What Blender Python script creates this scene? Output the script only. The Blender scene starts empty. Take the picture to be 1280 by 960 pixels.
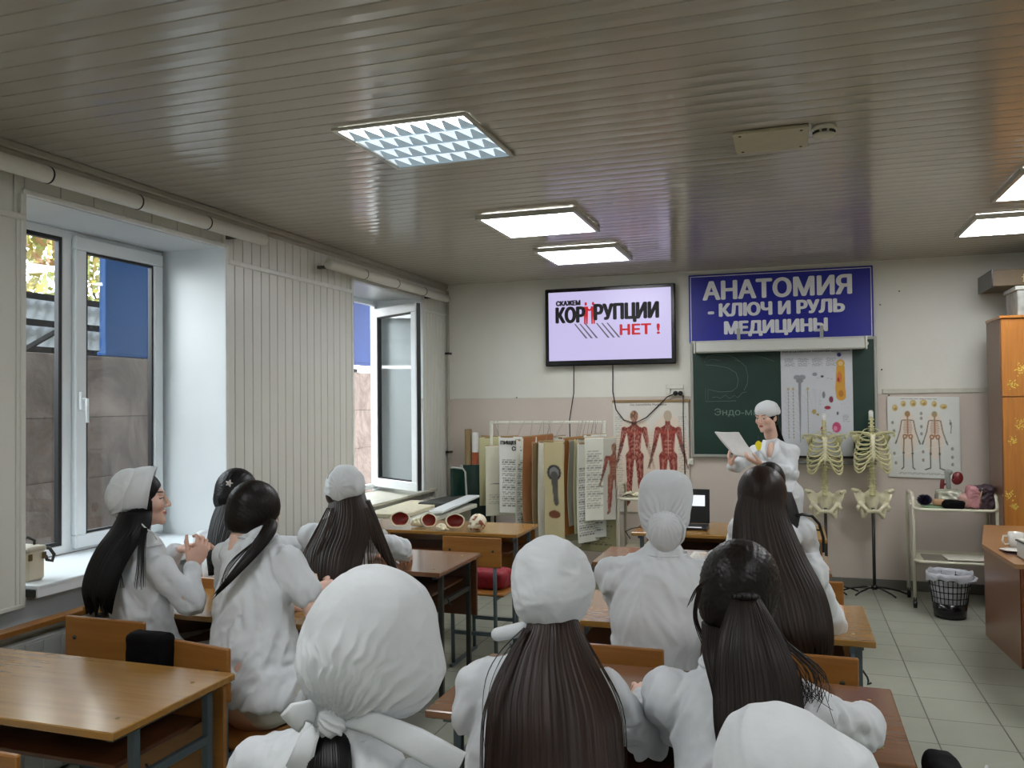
import bpy, math, random
import numpy as np
from mathutils import Vector, Matrix
from mathutils.geometry import delaunay_2d_cdt
random.seed(7)
PI = math.pi
S = bpy.context.scene
COL = S.collection
# ------------------------------------------------------------------ camera, light, exposure
FPX = 1050.0
YAW, PIT, ROL = math.radians(18.35), math.radians(1.23), math.radians(-0.57)
CAMZ = 1.62
_cy, _sy, _cp, _sp = math.cos(YAW), math.sin(YAW), math.cos(PIT), math.sin(PIT)
_f = Vector((-_sy*_cp, _cy*_cp, _sp)); _r = Vector((_cy, _sy, 0)); _u = _r.cross(_f)
_cr, _sr = math.cos(ROL), math.sin(ROL)
CR = _cr*_r + _sr*_u; CU = -_sr*_r + _cr*_u; CF = _f
cam_d = bpy.data.cameras.new('camera'); cam = bpy.data.objects.new('camera', cam_d); COL.objects.link(cam)
cam_d.sensor_width = 36; cam_d.lens = FPX*36/1280
cam_d.clip_start = 0.05
M = Matrix(((CR.x, CU.x, -CF.x, 0), (CR.y, CU.y, -CF.y, 0), (CR.z, CU.z, -CF.z, CAMZ), (0, 0, 0, 1)))
cam.matrix_world = M
S.camera = cam
S.view_settings.view_transform = 'Standard'; S.view_settings.look = 'None'
S.view_settings.gamma = 1; S.view_settings.use_curve_mapping = False
S.view_settings.exposure = 1.18
S.cycles.use_denoising = True
S.cycles.max_bounces = 8; S.cycles.diffuse_bounces = 4; S.cycles.glossy_bounces = 4
S.cycles.sample_clamp_indirect = 6
S.cycles.caustics_reflective = False; S.cycles.caustics_refractive = False
LAMP = 7.5            # strength of the ceiling panels
SKY = 4.5             # strength of the overcast sky
w = bpy.data.worlds.new('world'); S.world = w; w.use_nodes = True
nt = w.node_tree; bg = nt.nodes['Background']
sk = nt.nodes.new('ShaderNodeTexSky'); sk.sky_type = 'HOSEK_WILKIE'; sk.turbidity = 8; sk.ground_albedo = .4
sk.sun_direction = (-.3, -.5, .8)
mx = nt.nodes.new('ShaderNodeMix'); mx.data_type = 'RGBA'; mx.inputs[0].default_value = .8
nt.links.new(sk.outputs[0], mx.inputs[6]); mx.inputs[7].default_value = (.92, .96, 1.0, 1)
nt.links.new(mx.outputs[2], bg.inputs[0]); bg.inputs[1].default_value = SKY

def at(px, py, t):
    """point at depth t (metres along the view axis) seen at photo pixel px, py"""
    d = CF + CR*((px-640)/FPX) - CU*((py-480)/FPX)
    return Vector((0, 0, CAMZ)) + d*t

# ------------------------------------------------------------------ materials
def lin(c):
    if isinstance(c, str):
        c = [int(c[i:i+2], 16)/255 for i in (0, 2, 4)]
    return tuple((x/12.92 if x <= .04045 else ((x+.055)/1.055)**2.4) for x in c)
MATS = {}
def mat(name, c, rough=.5, metal=0., var=.08, scale=12., bump=0., bscale=40., spec=.5, emit=None, es=0., attr=False, stretch=None, coat=0., trans=0., sheen=0., crease=0., cdist=.006):
    if name in MATS: return MATS[name]
    m = bpy.data.materials.new(name); m.use_nodes = True; MATS[name] = m
    n = m.node_tree.nodes; l = m.node_tree.links; b = n['Principled BSDF']
    b.inputs['Roughness'].default_value = rough; b.inputs['Metallic'].default_value = metal
    b.inputs['Specular IOR Level'].default_value = spec
    if coat: b.inputs['Coat Weight'].default_value = coat; b.inputs['Coat Roughness'].default_value = .12
    if trans: b.inputs['Transmission Weight'].default_value = trans
    if sheen: b.inputs['Sheen Weight'].default_value = sheen
    tc = n.new('ShaderNodeTexCoord'); mp = n.new('ShaderNodeMapping')
    l.new(tc.outputs['Object'], mp.inputs[0])
    if stretch: mp.inputs['Scale'].default_value = stretch
    nz = n.new('ShaderNodeTexNoise'); nz.inputs['Scale'].default_value = scale; nz.inputs['Detail'].default_value = 4
    l.new(mp.outputs[0], nz.inputs[0])
    mr = n.new('ShaderNodeMapRange'); mr.inputs[1].default_value = .25; mr.inputs[2].default_value = .75
    mr.inputs[3].default_value = 1-var; mr.inputs[4].default_value = 1+var
    l.new(nz.outputs[0], mr.inputs[0])
    vm = n.new('ShaderNodeVectorMath'); vm.operation = 'SCALE'; l.new(mr.outputs[0], vm.inputs['Scale'])
    if attr:
        at_ = n.new('ShaderNodeAttribute'); at_.attribute_name = 'Col'; l.new(at_.outputs['Color'], vm.inputs[0])
    else:
        vm.inputs[0].default_value = lin(c)
    l.new(vm.outputs[0], b.inputs['Base Color'])
    if bump:
        n2 = n.new('ShaderNodeTexNoise'); n2.inputs['Scale'].default_value = bscale; n2.inputs['Detail'].default_value = 5
        l.new(mp.outputs[0], n2.inputs[0])
        bp = n.new('ShaderNodeBump'); bp.inputs['Strength'].default_value = bump; bp.inputs['Distance'].default_value = .01
        l.new(n2.outputs[0], bp.inputs['Height']); l.new(bp.outputs[0], b.inputs['Normal'])
    if crease:
        n3 = n.new('ShaderNodeTexNoise'); n3.noise_type = 'RIDGED_MULTIFRACTAL'; n3.inputs['Scale'].default_value = crease; n3.inputs['Detail'].default_value = 2.5; n3.inputs['Distortion'].default_value = .5
        l.new(mp.outputs[0], n3.inputs[0]); b3 = n.new('ShaderNodeBump'); b3.inputs['Strength'].default_value = .8; b3.inputs['Distance'].default_value = cdist
        l.new(n3.outputs[0], b3.inputs['Height']); l.new(b3.outputs[0], bp.inputs['Normal'])
    if emit:
        b.inputs['Emission Color'].default_value = (*lin(emit), 1); b.inputs['Emission Strength'].default_value = es
    return m
def wood(name, c1, c2, rough=.3, axis='X', scale=6., coat=.3, grain=.9):
    if name in MATS: return MATS[name]
    m = bpy.data.materials.new(name); m.use_nodes = True; MATS[name] = m
    n = m.node_tree.nodes; l = m.node_tree.links; b = n['Principled BSDF']
    tc = n.new('ShaderNodeTexCoord'); mp = n.new('ShaderNodeMapping'); l.new(tc.outputs['Object'], mp.inputs[0])
    s = {'X': (.6, 9, 9), 'Y': (9, .6, 9), 'Z': (9, 9, .6)}[axis]; mp.inputs['Scale'].default_value = s
    nz = n.new('ShaderNodeTexNoise'); nz.inputs['Scale'].default_value = scale; nz.inputs['Detail'].default_value = 8; nz.inputs['Distortion'].default_value = .6
    l.new(mp.outputs[0], nz.inputs[0])
    cr = n.new('ShaderNodeValToRGB'); cr.color_ramp.elements[0].position = .5-.22*grain; cr.color_ramp.elements[1].position = .5+.22*grain
    cr.color_ramp.elements[0].color = (*lin(c1), 1); cr.color_ramp.elements[1].color = (*lin(c2), 1)
    l.new(nz.outputs[0], cr.inputs[0]); l.new(cr.outputs[0], b.inputs['Base Color'])
    b.inputs['Roughness'].default_value = rough; b.inputs['Coat Weight'].default_value = coat; b.inputs['Coat Roughness'].default_value = .15
    return m

# ------------------------------------------------------------------ mesh builder
def frame_from(d):
    d = Vector(d).normalized()
    a = Vector((0, 0, 1)) if abs(d.z) < .9 else Vector((1, 0, 0))
    x = d.cross(a).normalized(); y = x.cross(d).normalized()
    return x, y, d
class MB:
    def __init__(s): s.v = []; s.f = []; s.mi = []; s.c = []; s.cur = 0; s.sm = []; s.smooth = False
    def add(s, vs, fs, smooth=None):
        o = len(s.v); s.v += [tuple(v) for v in vs]; s.f += [tuple(i+o for i in f) for f in fs]
        s.mi += [s.cur]*len(fs); s.sm += [s.smooth if smooth is None else smooth]*len(fs); return s
    def box(s, c, d, rz=0, rx=0, ry=0, bev=0.0):
        hx, hy, hz = d[0]/2, d[1]/2, d[2]/2; R = Matrix.Rotation(rz, 3, 'Z') @ Matrix.Rotation(ry, 3, 'Y') @ Matrix.Rotation(rx, 3, 'X'); c = Vector(c)
        b = min(bev, hx*.9, hy*.9, hz*.9)
        if b <= 0:
            vs = [c + R @ Vector((x*hx, y*hy, z*hz)) for x in (-1, 1) for y in (-1, 1) for z in (-1, 1)]
            return s.add(vs, [(0, 1, 3, 2), (4, 6, 7, 5), (0, 4, 5, 1), (2, 3, 7, 6), (0, 2, 6, 4), (1, 5, 7, 3)])
        vs = []; idx = {}
        for x in (-1, 1):
            for y in (-1, 1):
                for z in (-1, 1):
                    for k in range(3):
                        p = [x*(hx-b), y*(hy-b), z*(hz-b)]; p[k] = (x, y, z)[k]*(hx, hy, hz)[k]
                        idx[(x, y, z, k)] = len(vs); vs.append(c + R @ Vector(p))
        fs = []
        for k in range(3):
            a, d2 = [j for j in range(3) if j != k]
            for sg in (-1, 1):
                q = []
                for sa, sd in ((-1, -1), (1, -1), (1, 1), (-1, 1)):
                    t = [0, 0, 0]; t[k] = sg; t[a] = sa; t[d2] = sd; q.append(idx[(*t, k)])
                if (sg > 0) == (k == 1): q.reverse()
                fs.append(tuple(q))
        for k in range(3):   # edge chamfers along axis k
            a, d2 = [j for j in range(3) if j != k]
            for sa in (-1, 1):
                for sd in (-1, 1):
                    q = []
                    for sk_, kk in ((-1, a), (-1, d2), (1, d2), (1, a)):
                        t = [0, 0, 0]; t[k] = sk_; t[a] = sa; t[d2] = sd; q.append(idx[(*t, kk)])
                    fs.append(tuple(q))
        for x in (-1, 1):
            for y in (-1, 1):
                for z in (-1, 1): fs.append((idx[(x, y, z, 0)], idx[(x, y, z, 1)], idx[(x, y, z, 2)]))
        return s.add(vs, fs)
    def bb(s, x0, x1, y0, y1, z0, z1, bev=0): return s.box(((x0+x1)/2, (y0+y1)/2, (z0+z1)/2), (x1-x0, y1-y0, z1-z0), bev=bev)
    def tube(s, pts, r, n=8, cap=True, flat=1., up=None, closed=False):
        pts = [Vector(p) for p in pts]; N = len(pts)
        rs = r if isinstance(r, (list, tuple)) else [r]*N
        rings = []; px = None
        for i, p in enumerate(pts):
            if closed: d = pts[(i+1) % N]-pts[i-1]
            else: d = pts[min(i+1, N-1)]-pts[max(i-1, 0)]
            if d.length < 1e-9: d = Vector((0, 0, 1))
            d.normalize()
            if px is None:
                x = frame_from(d)[0] if up is None else (Vector(up)-d*Vector(up).dot(d)).normalized()
            else: x = (px-d*px.dot(d)).normalized()
            y = d.cross(x); px = x
            rings.append([p + (x*math.cos(2*PI*k/n) + y*flat*math.sin(2*PI*k/n))*rs[i] for k in range(n)])
        vs = [v for g in rings for v in g]; fs = []
        for i in range(N-1 if not closed else N):
            j = (i+1) % N
            for k in range(n): fs.append((i*n+k, i*n+(k+1) % n, j*n+(k+1) % n, j*n+k))
        if cap and not closed: fs += [tuple(range(n))[::-1], tuple((N-1)*n+k for k in range(n))]
        return s.add(vs, fs, n > 5)
    def cyl(s, a, b, r, r2=None, n=16): return s.tube([a, b], [r, r if r2 is None else r2], n)
    def lathe(s, c, prof, n=24, M3=None):
        c = Vector(c); vs = []
        for (r, z) in prof:
            for k in range(n):
                p = Vector((r*math.cos(2*PI*k/n), r*math.sin(2*PI*k/n), z)); vs.append(c+(M3 @ p if M3 else p))
        fs = [(i*n+k, i*n+(k+1) % n, (i+1)*n+(k+1) % n, (i+1)*n+k) for i in range(len(prof)-1) for k in range(n)]
        return s.add(vs, fs, True)
    def sph(s, c, r, n=12, M3=None):
        rr = (r, r, r) if not isinstance(r, (tuple, list)) else r; c = Vector(c); vs = []; m = n//2
        for i in range(m+1):
            a = PI*i/m
            for k in range(n):
                p = Vector((rr[0]*math.sin(a)*math.cos(2*PI*k/n), rr[1]*math.sin(a)*math.sin(2*PI*k/n), rr[2]*math.cos(a))); vs.append(c+(M3 @ p if M3 else p))
        return s.add(vs, [(i*n+k, (i+1)*n+k, (i+1)*n+(k+1) % n, i*n+(k+1) % n) for i in range(m) for k in range(n)], True)
    def prism(s, poly, n, d):
        """planar polygon (3-D points) extruded by d along n"""
        n = Vector(n).normalized()*d; N = len(poly); vs = [Vector(p) for p in poly] + [Vector(p)+n for p in poly]
        return s.add(vs, [tuple(range(N))[::-1], tuple(range(N, 2*N))] + [(i, (i+1) % N, N+(i+1) % N, N+i) for i in range(N)])
    def build(s, name, mats, parent=None, local=False):
        me = bpy.data.meshes.new(name); off = Vector((0, 0, 0))
        if parent is not None and not local:
            p = parent
            while p is not None: off = off + p.location; p = p.parent
        me.from_pydata([tuple(Vector(v)-off) for v in s.v], [], s.f)
        if not isinstance(mats, (list, tuple)): mats = [mats]
        for m in mats: me.materials.append(m)
        me.polygons.foreach_set('material_index', s.mi); me.polygons.foreach_set('use_smooth', s.sm)
        o = bpy.data.objects.new(name, me); COL.objects.link(o)
        if parent is not None: o.parent = parent
        fix_normals(me)
        return o
import bmesh
def fix_normals(me):
    bm = bmesh.new(); bm.from_mesh(me); bmesh.ops.recalc_face_normals(bm, faces=bm.faces); bm.to_mesh(me); bm.free(); me.update()
def thing(name, label, cat, loc=(0, 0, 0), group=None, rz=0):
    o = bpy.data.objects.new(name, None); COL.objects.link(o); o.location = loc; o.rotation_euler = (0, 0, rz); o.empty_display_size = .1
    o['label'] = label; o['category'] = cat
    if group: o['group'] = group
    return o
def tag(o, label, cat, group=None, kind=None):
    o['label'] = label; o['category'] = cat
    if group: o['group'] = group
    if kind: o['kind'] = kind
    return o
def struct(name, mb, m):
    o = mb.build(name, m); o['kind'] = 'structure'; return o
def single(name, mb, m, label, cat, loc, group=None):
    mb.v = [tuple(Vector(v)-Vector(loc)) for v in mb.v]; o = mb.build(name, m); o.location = loc; return tag(o, label, cat, group)
def copy_tree(o, parent=None):
    c = o.copy(); COL.objects.link(c)
    if parent is not None: c.parent = parent
    for ch in [x for x in o.children]: copy_tree(ch, c)
    return c
def text(name, body, size, loc, m, parent=None, ext=.001, xs=1., bold=0., align='CENTER', shear=0., spacing=1.0, depthdir=(0, -1, 0), sub=True):
    """lettering standing in the XZ plane facing -y; loc is the baseline anchor"""
    c = bpy.data.curves.new(name, 'FONT'); c.body = body; c.size = size; c.align_x = align; c.extrude = 0; c.offset = bold; c.shear = shear; c.space_character = spacing
    c.resolution_u = 4; c.fill_mode = 'NONE'
    t = bpy.data.objects.new(name+'_tmp', c); COL.objects.link(t)
    dg = bpy.context.evaluated_depsgraph_get(); me = bpy.data.meshes.new_from_object(t.evaluated_get(dg))
    bpy.data.objects.remove(t)
    # the built-in fill folds over on some Cyrillic glyphs, so the outlines are triangulated here
    co = [Vector(v.co[:2]) for v in me.vertices]; ed = [tuple(e.vertices) for e in me.edges]
    vo, _e, fo, _a, _b, _c = delaunay_2d_cdt(co, ed, [], 0, 1e-6)
    A_ = np.array([co[a][:] for a, b in ed]); B_ = np.array([co[b][:] for a, b in ed]); keep = []
    for f in fo:
        g = np.mean([vo[k][:] for k in f], axis=0)+np.array([1e-6, 1.3e-6])
        up_ = (A_[:, 1] <= g[1]) & (B_[:, 1] > g[1]); dn = (A_[:, 1] > g[1]) & (B_[:, 1] <= g[1])
        cr = (B_[:, 0]-A_[:, 0])*(g[1]-A_[:, 1])-(g[0]-A_[:, 0])*(B_[:, 1]-A_[:, 1])
        if (up_ & (cr > 0)).sum()-(dn & (cr < 0)).sum() != 0: keep.append(tuple(f))
    me = bpy.data.meshes.new(name); me.from_pydata([(v[0], v[1], 0) for v in vo], [], keep)
    off = Vector((0, 0, 0)); p = parent
    while p is not None: off += p.location; p = p.parent
    R = Matrix(((xs, 0, 0, loc[0]-off.x), (0, 0, -1, loc[1]-off.y), (0, 1, 0, loc[2]-off.z), (0, 0, 0, 1)))
    me.transform(R); me.materials.clear(); me.materials.append(m); me.name = name; me.polygons.foreach_set('use_smooth', [False]*len(me.polygons))
    o = bpy.data.objects.new(name, me); COL.objects.link(o)
    if parent is not None: o.parent = parent
    return o

# ------------------------------------------------------------------ signed-distance modelling
def V3(p): return np.array(tuple(p), float)
class SD:
    """smooth union of ellipsoids, tapered capsules and boxes, meshed with surface nets"""
    def __init__(s): s.p = []
    def ell(s, c, r, R=None, k=.02, op='add'):
        s.p.append(('ell', V3(c), V3(r if isinstance(r, (tuple, list)) else (r, r, r)), None if R is None else np.array(R, float), k, op)); return s
    def cap(s, a, b, ra, rb=None, k=.02, op='add', nrm=None, flat=1.):
        s.p.append(('cap', V3(a), V3(b), (ra, ra if rb is None else rb), k, op, None if nrm is None else V3(nrm)/np.linalg.norm(V3(nrm)), flat)); return s
    def box(s, c, h, R=None, rad=.005, k=.01, op='add'):
        s.p.append(('box', V3(c), V3(h), None if R is None else np.array(R, float), k, op, rad)); return s
    def mesh(s, h, pad=.03, off=0., only=None):
        lo = np.full(3, 1e9); hi = -lo; bbs = []
        for q in s.p:
            if q[0] == 'ell': r = q[2].max(); a, b = q[1]-r, q[1]+r
            elif q[0] == 'cap': r = max(q[3]); a, b = np.minimum(q[1], q[2])-r, np.maximum(q[1], q[2])+r
            else: r = np.linalg.norm(q[2]); a, b = q[1]-r, q[1]+r
            k = q[4]; bbs.append((a-off-2*k-h*2, b+off+2*k+h*2))
            if q[5] == 'add': lo = np.minimum(lo, a-off-h*3); hi = np.maximum(hi, b+off+h*3)
        n = np.ceil((hi-lo)/h).astype(int)+1
        F = np.full(n, .08, np.float32)
        ax = [lo[i]+h*np.arange(n[i]) for i in range(3)]
        for q, (a, b) in zip(s.p, bbs):
            i0 = np.clip(np.floor((a-lo)/h).astype(int), 0, n-1); i1 = np.clip(np.ceil((b-lo)/h).astype(int)+1, 1, n)
            if (i1 <= i0).any(): continue
            X = ax[0][i0[0]:i1[0], None, None]; Y = ax[1][None, i0[1]:i1[1], None]; Z = ax[2][None, None, i0[2]:i1[2]]
            if q[0] == 'cap':
                A, B = q[1], q[2]; d = B-A; L2 = max(d@d, 1e-12)
                x, y, z = X-A[0], Y-A[1], Z-A[2]
                t = np.clip((x*d[0]+y*d[1]+z*d[2])/L2, 0, 1)
                x, y, z = x-t*d[0], y-t*d[1], z-t*d[2]
                if q[6] is not None:
                    m = q[6]; dn = x*m[0]+y*m[1]+z*m[2]; e = dn*(1/q[7]-1)
                    x, y, z = x+e*m[0], y+e*m[1], z+e*m[2]
                D = np.sqrt(x*x+y*y+z*z)-(q[3][0]+(q[3][1]-q[3][0])*t)-off
            else:
                x, y, z = X-q[1][0]+0*Y+0*Z, Y-q[1][1]+0*X+0*Z, Z-q[1][2]+0*X+0*Y
                if q[3] is not None:
                    R = q[3]; x, y, z = R[0, 0]*x+R[1, 0]*y+R[2, 0]*z, R[0, 1]*x+R[1, 1]*y+R[2, 1]*z, R[0, 2]*x+R[1, 2]*y+R[2, 2]*z
                if q[0] == 'ell':
                    r = q[2]+off; k0 = np.sqrt((x/r[0])**2+(y/r[1])**2+(z/r[2])**2); k1 = np.sqrt((x/r[0]**2)**2+(y/r[1]**2)**2+(z/r[2]**2)**2)
                    D = k0*(k0-1)/np.maximum(k1, 1e-6)
                else:
                    hx = q[2]-q[6]; a_, b_, c_ = np.abs(x)-hx[0], np.abs(y)-hx[1], np.abs(z)-hx[2]
                    D = np.sqrt(np.maximum(a_, 0)**2+np.maximum(b_, 0)**2+np.maximum(c_, 0)**2)+np.minimum(np.maximum(a_, np.maximum(b_, c_)), 0)-q[6]-off
            sl = (slice(i0[0], i1[0]), slice(i0[1], i1[1]), slice(i0[2], i1[2])); G = F[sl]; k = q[4]
            if q[5] == 'add':
                hh = np.clip(.5+.5*(G-D)/k, 0, 1); F[sl] = G*(1-hh)+D*hh-k*hh*(1-hh)
            else:
                hh = np.clip(.5-.5*(G+D)/k, 0, 1); F[sl] = G*(1-hh)-D*hh+k*hh*(1-hh)
        return surfnets(F, lo, h)
def surfnets(F, lo, h):
    F = F.astype(np.float32); F[0] = F[-1] = 1; F[:, 0] = F[:, -1] = 1; F[:, :, 0] = F[:, :, -1] = 1
    s = F < 0; n = np.array(F.shape); nc = n-1
    acc = np.zeros((*nc, 3), np.float32); cnt = np.zeros(nc, np.float32); quads = []
    E = []
    for a in range(3):
        s0 = [slice(None)]*3; s1 = [slice(None)]*3; s0[a] = slice(0, -1); s1[a] = slice(1, None)
        cr = s[tuple(s0)] != s[tuple(s1)]; idx = np.argwhere(cr)
        f0 = F[tuple(s0)][cr]; f1 = F[tuple(s1)][cr]; t = f0/(f0-f1)
        P = idx.astype(np.float32).copy(); P[:, a] += t
        b, c = (a+1) % 3, (a+2) % 3
        cells = []
        for db in (-1, 0):
            for dc in (-1, 0):
                ci = idx.copy(); ci[:, b] += db; ci[:, c] += dc; cells.append(ci)
                np.add.at(acc, (ci[:, 0], ci[:, 1], ci[:, 2]), P); np.add.at(cnt, (ci[:, 0], ci[:, 1], ci[:, 2]), 1)
        E.append((cells, f0 < 0))
    m = cnt > 0; vid = np.full(nc, -1, np.int64); vid[m] = np.arange(m.sum())
    V = acc[m]/cnt[m][:, None]*h+lo
    for cells, neg in E:
        g = [vid[c[:, 0], c[:, 1], c[:, 2]] for c in cells]
        q = np.stack([g[0], g[2], g[3], g[1]], 1); q[~neg] = q[~neg][:, ::-1]; quads.append(q)
    return V.astype(float), np.concatenate(quads)
def vnormals(V, Q):
    n = np.cross(V[Q[:, 2]]-V[Q[:, 0]], V[Q[:, 3]]-V[Q[:, 1]]); N = np.zeros_like(V)
    for k in range(4): np.add.at(N, Q[:, k], n)
    return N/np.maximum(np.linalg.norm(N, axis=1, keepdims=True), 1e-12)
def relax(V, Q, it=2, lam=.5):
    for _ in range(it):
        A = np.zeros_like(V); c = np.zeros(len(V))
        for k in range(4):
            np.add.at(A, Q[:, k], V[Q[:, (k+1) % 4]]); np.add.at(A, Q[:, k], V[Q[:, (k-1) % 4]]); np.add.at(c, Q[:, k], 2)
        V = V*(1-lam)+lam*A/c[:, None]
    return V
def npmesh(name, V, Q, mats, parent=None, col=None, smooth=True, mi=None, local=False):
    off = np.zeros(3); p = parent
    if not local:
        while p is not None: off = off+V3(p.location); p = p.parent
    V = V-off; me = bpy.data.meshes.new(name); Q = np.asarray(Q); k = Q.shape[1]
    me.vertices.add(len(V)); me.vertices.foreach_set('co', V.astype(np.float32).ravel())
    me.loops.add(Q.size); me.loops.foreach_set('vertex_index', Q.astype(np.int32).ravel())
    me.polygons.add(len(Q)); me.polygons.foreach_set('loop_start', np.arange(0, Q.size, k, dtype=np.int32))
    me.update(calc_edges=True); me.validate()
    me.polygons.foreach_set('use_smooth', [smooth]*len(me.polygons))
    if not isinstance(mats, (list, tuple)): mats = [mats]
    for m in mats: me.materials.append(m)
    if col is not None:
        ca = me.color_attributes.new('Col', 'FLOAT_COLOR', 'POINT')
        ca.data.foreach_set('color', np.concatenate([col, np.ones((len(V), 1))], 1).astype(np.float32).ravel())
    o = bpy.data.objects.new(name, me); COL.objects.link(o)
    if parent is not None: o.parent = parent
    return o
def joinVQ(parts):
    Vs, Qs, o = [], [], 0
    for V, Q in parts: Vs.append(V); Qs.append(np.asarray(Q)+o); o += len(V)
    return np.concatenate(Vs), np.concatenate(Qs)
def fnoise(P, seed, sc):
    """smooth pseudo noise about -1..1 from warped sines"""
    r = np.random.RandomState(seed); a = np.zeros(len(P)); w_ = 0
    for o in range(3):
        k1 = r.normal(size=3); k1 *= sc*(1.8**o)/np.linalg.norm(k1); k2 = r.normal(size=3); k2 *= sc*(1.8**o)/np.linalg.norm(k2); k3 = r.normal(size=3); k3 *= sc*.7*(1.8**o)/np.linalg.norm(k3)
        am = .6**o; a += am*np.sin(P@k1+1.7*np.sin(P@k3+r.rand()*6)+r.rand()*6)*np.cos(P@k2*.7+1.1*np.sin(P@k1*.6+2)); w_ += am
    return a/w_*1.5
def ridges(P, seed, sc):
    return 1-np.abs(fnoise(P, seed, sc))*1.3
# ------------------------------------------------------------------ the room shell
XL, XR, YB, YN, H = -3.28, 3.4, 7.79, -2.2, 2.80
XW = -3.74      # plane of the windows
def ramp_mat(name, c, rough, **k): return mat(name, c, rough, **k)
# floor tiles
def tile_mat():
    m = bpy.data.materials.new('floor_tiles'); m.use_nodes = True; n = m.node_tree.nodes; l = m.node_tree.links; b = n['Principled BSDF']
    tc = n.new('ShaderNodeTexCoord'); mp = n.new('ShaderNodeMapping'); l.new(tc.outputs['Object'], mp.inputs[0])
    mp.inputs['Location'].default_value = (-.632, -.1, 0)
    br = n.new('ShaderNodeTexBrick'); l.new(mp.outputs[0], br.inputs[0]); br.offset = 0; br.inputs['Scale'].default_value = 1
    br.inputs['Brick Width'].default_value = .33; br.inputs['Row Height'].default_value = .33; br.inputs['Mortar Size'].default_value = .004; br.inputs['Mortar Smooth'].default_value = .2
    br.inputs['Color1'].default_value = (*lin('9ea193'), 1); br.inputs['Color2'].default_value = (*lin('979a8c'), 1); br.inputs['Mortar'].default_value = (*lin('5b5c53'), 1)
    nz = n.new('ShaderNodeTexNoise'); nz.inputs['Scale'].default_value = 5; nz.inputs['Detail'].default_value = 8; l.new(tc.outputs['Object'], nz.inputs[0])
    mr = n.new('ShaderNodeMapRange'); mr.inputs[3].default_value = .85; mr.inputs[4].default_value = 1.12; l.new(nz.outputs[0], mr.inputs[0])
    vm = n.new('ShaderNodeVectorMath'); vm.operation = 'SCALE'; l.new(br.outputs[0], vm.inputs[0]); l.new(mr.outputs[0], vm.inputs['Scale']); l.new(vm.outputs[0], b.inputs['Base Color'])
    b.inputs['Roughness'].default_value = .32
    bp = n.new('ShaderNodeBump'); bp.inputs['Strength'].default_value = .3; bp.inputs['Distance'].default_value = .003; bp.invert = True
    l.new(br.outputs['Fac'], bp.inputs['Height']); l.new(bp.outputs[0], b.inputs['Normal'])
    return m
struct('floor', MB().bb(-3.9, XR+.2, YN-.2, YB+.2, -.1, 0), tile_mat())
# ceiling : glossy PVC slats running across the room, real grooves
def groove_mat(name, c, rough, spec=.5, var=.04):
    return mat(name, c, rough, var=var, scale=1.5, bump=.03, bscale=3, spec=spec)
cm = MB(); PITCH = .1; y = YN
lights_xy = [(-1.535, 3.46), (-1.535, 5.24), (-1.535, 6.48), (1.46, 5.24), (1.46, 6.38), (1.46, 3.46), (-1.535, 1.3), (1.46, 1.3), (-1.535, -.9), (1.46, -.9)]
prof = []
while y < YB-.001:
    prof += [(y, H+.004), (y+.0035, H+.004), (y+.006, H), (y+PITCH*.5, H-.0014), (y+PITCH-.0025, H)]; y += PITCH
prof = [(min(a, YB), b) for a, b in prof]+[(YB, H+.004)]
vs = []; fs = []
for (a, b) in prof: vs += [(XL-.02, a, b), (XR, a, b)]
for i in range(len(prof)-1): fs.append((2*i, 2*i+1, 2*i+3, 2*i+2))
cm.add(vs, fs, False); cm.bb(XL-.6, XR+.2, YN-.2, YB+.2, H+.02, H+.12)
struct('ceiling', cm, mat('ceiling_pvc', 'b0a99d', .14, var=.05, scale=.9, bump=.02, bscale=2.2, spec=.55))
# back wall with painted pink-beige lower part
wm = mat('wall_paint_upper', 'dad9cf', .55, var=.03, scale=3, bump=.12, bscale=25); wp = mat('wall_paint_lower', 'cbbfb4', .45, var=.04, scale=2.5, bump=.12, bscale=25)
b = MB(); b.bb(XL-.6, XR+.2, YB, YB+.15, 1.655, H+.1); b.cur = 1; b.bb(XL-.6, XR+.2, YB, YB+.15, 0, 1.655)
struct('wall_back', b, [wm, wp])
b = MB(); b.bb(.74, 1.55, YB-.012, YB+.001, 1.66, 1.70, .003); b.bb(-3.2, -.88, YB-.004, YB+.001, 1.652, 1.66)
struct('trim_1', b, mat('trim_white', 'c6c4b6', .5))
struct('wall_right', MB().bb(XR, XR+.15, YN-.2, YB+.2, 0, H+.1), wm)
struct('wall_rear', MB().bb(XL-.6, XR+.2, YN-.15, YN, 0, H+.1), wm)
b = MB(); b.bb(-3.25, 1.48, YB-.018, YB, 0, .085, .004)
struct('baseboard_back', b, mat('skirting_grey', '6b6a62', .4, var=.12))
# left wall : PVC panelled, with two deep openings
pv = mat('wall_pvc', 'd6d7cf', .28, var=.03, scale=2, spec=.5); revm = mat('reveal_white', 'cfd4d6', .35, var=.03, scale=4)
W1 = (2.5, 4.31, .84, 2.585); W2 = (5.88, 7.20, .82, 2.60)
def planks(b, y0, y1, z0, z1, x=XL, pitch=.094, d=.006, t=.03):
    y = y0
    while y < y1-.004:
        e = min(y+pitch, y1)
        b.bb(x-t, x, y+.0035, e-.0035, z0, z1, .002); b.bb(x-t, x-d, y+.002, e+.0015, z0, z1); y += pitch
b = MB()
planks(b, W1[1], W2[0], .0, 2.50, x=XL+.012, pitch=.0913, t=.05)           # protruding field between the windows
planks(b, W1[1], W2[0], 2.50, H)
planks(b, W2[1]+.0, YB-.0, 0, 2.50, x=XL+.006, pitch=.075); planks(b, W2[1], YB, 2.5, H, pitch=.075)
planks(b, W1[0], W1[1], W1[3]+.01, H, pitch=.2); planks(b, W2[0], W2[1], W2[3]+.01, H, pitch=.095)
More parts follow.
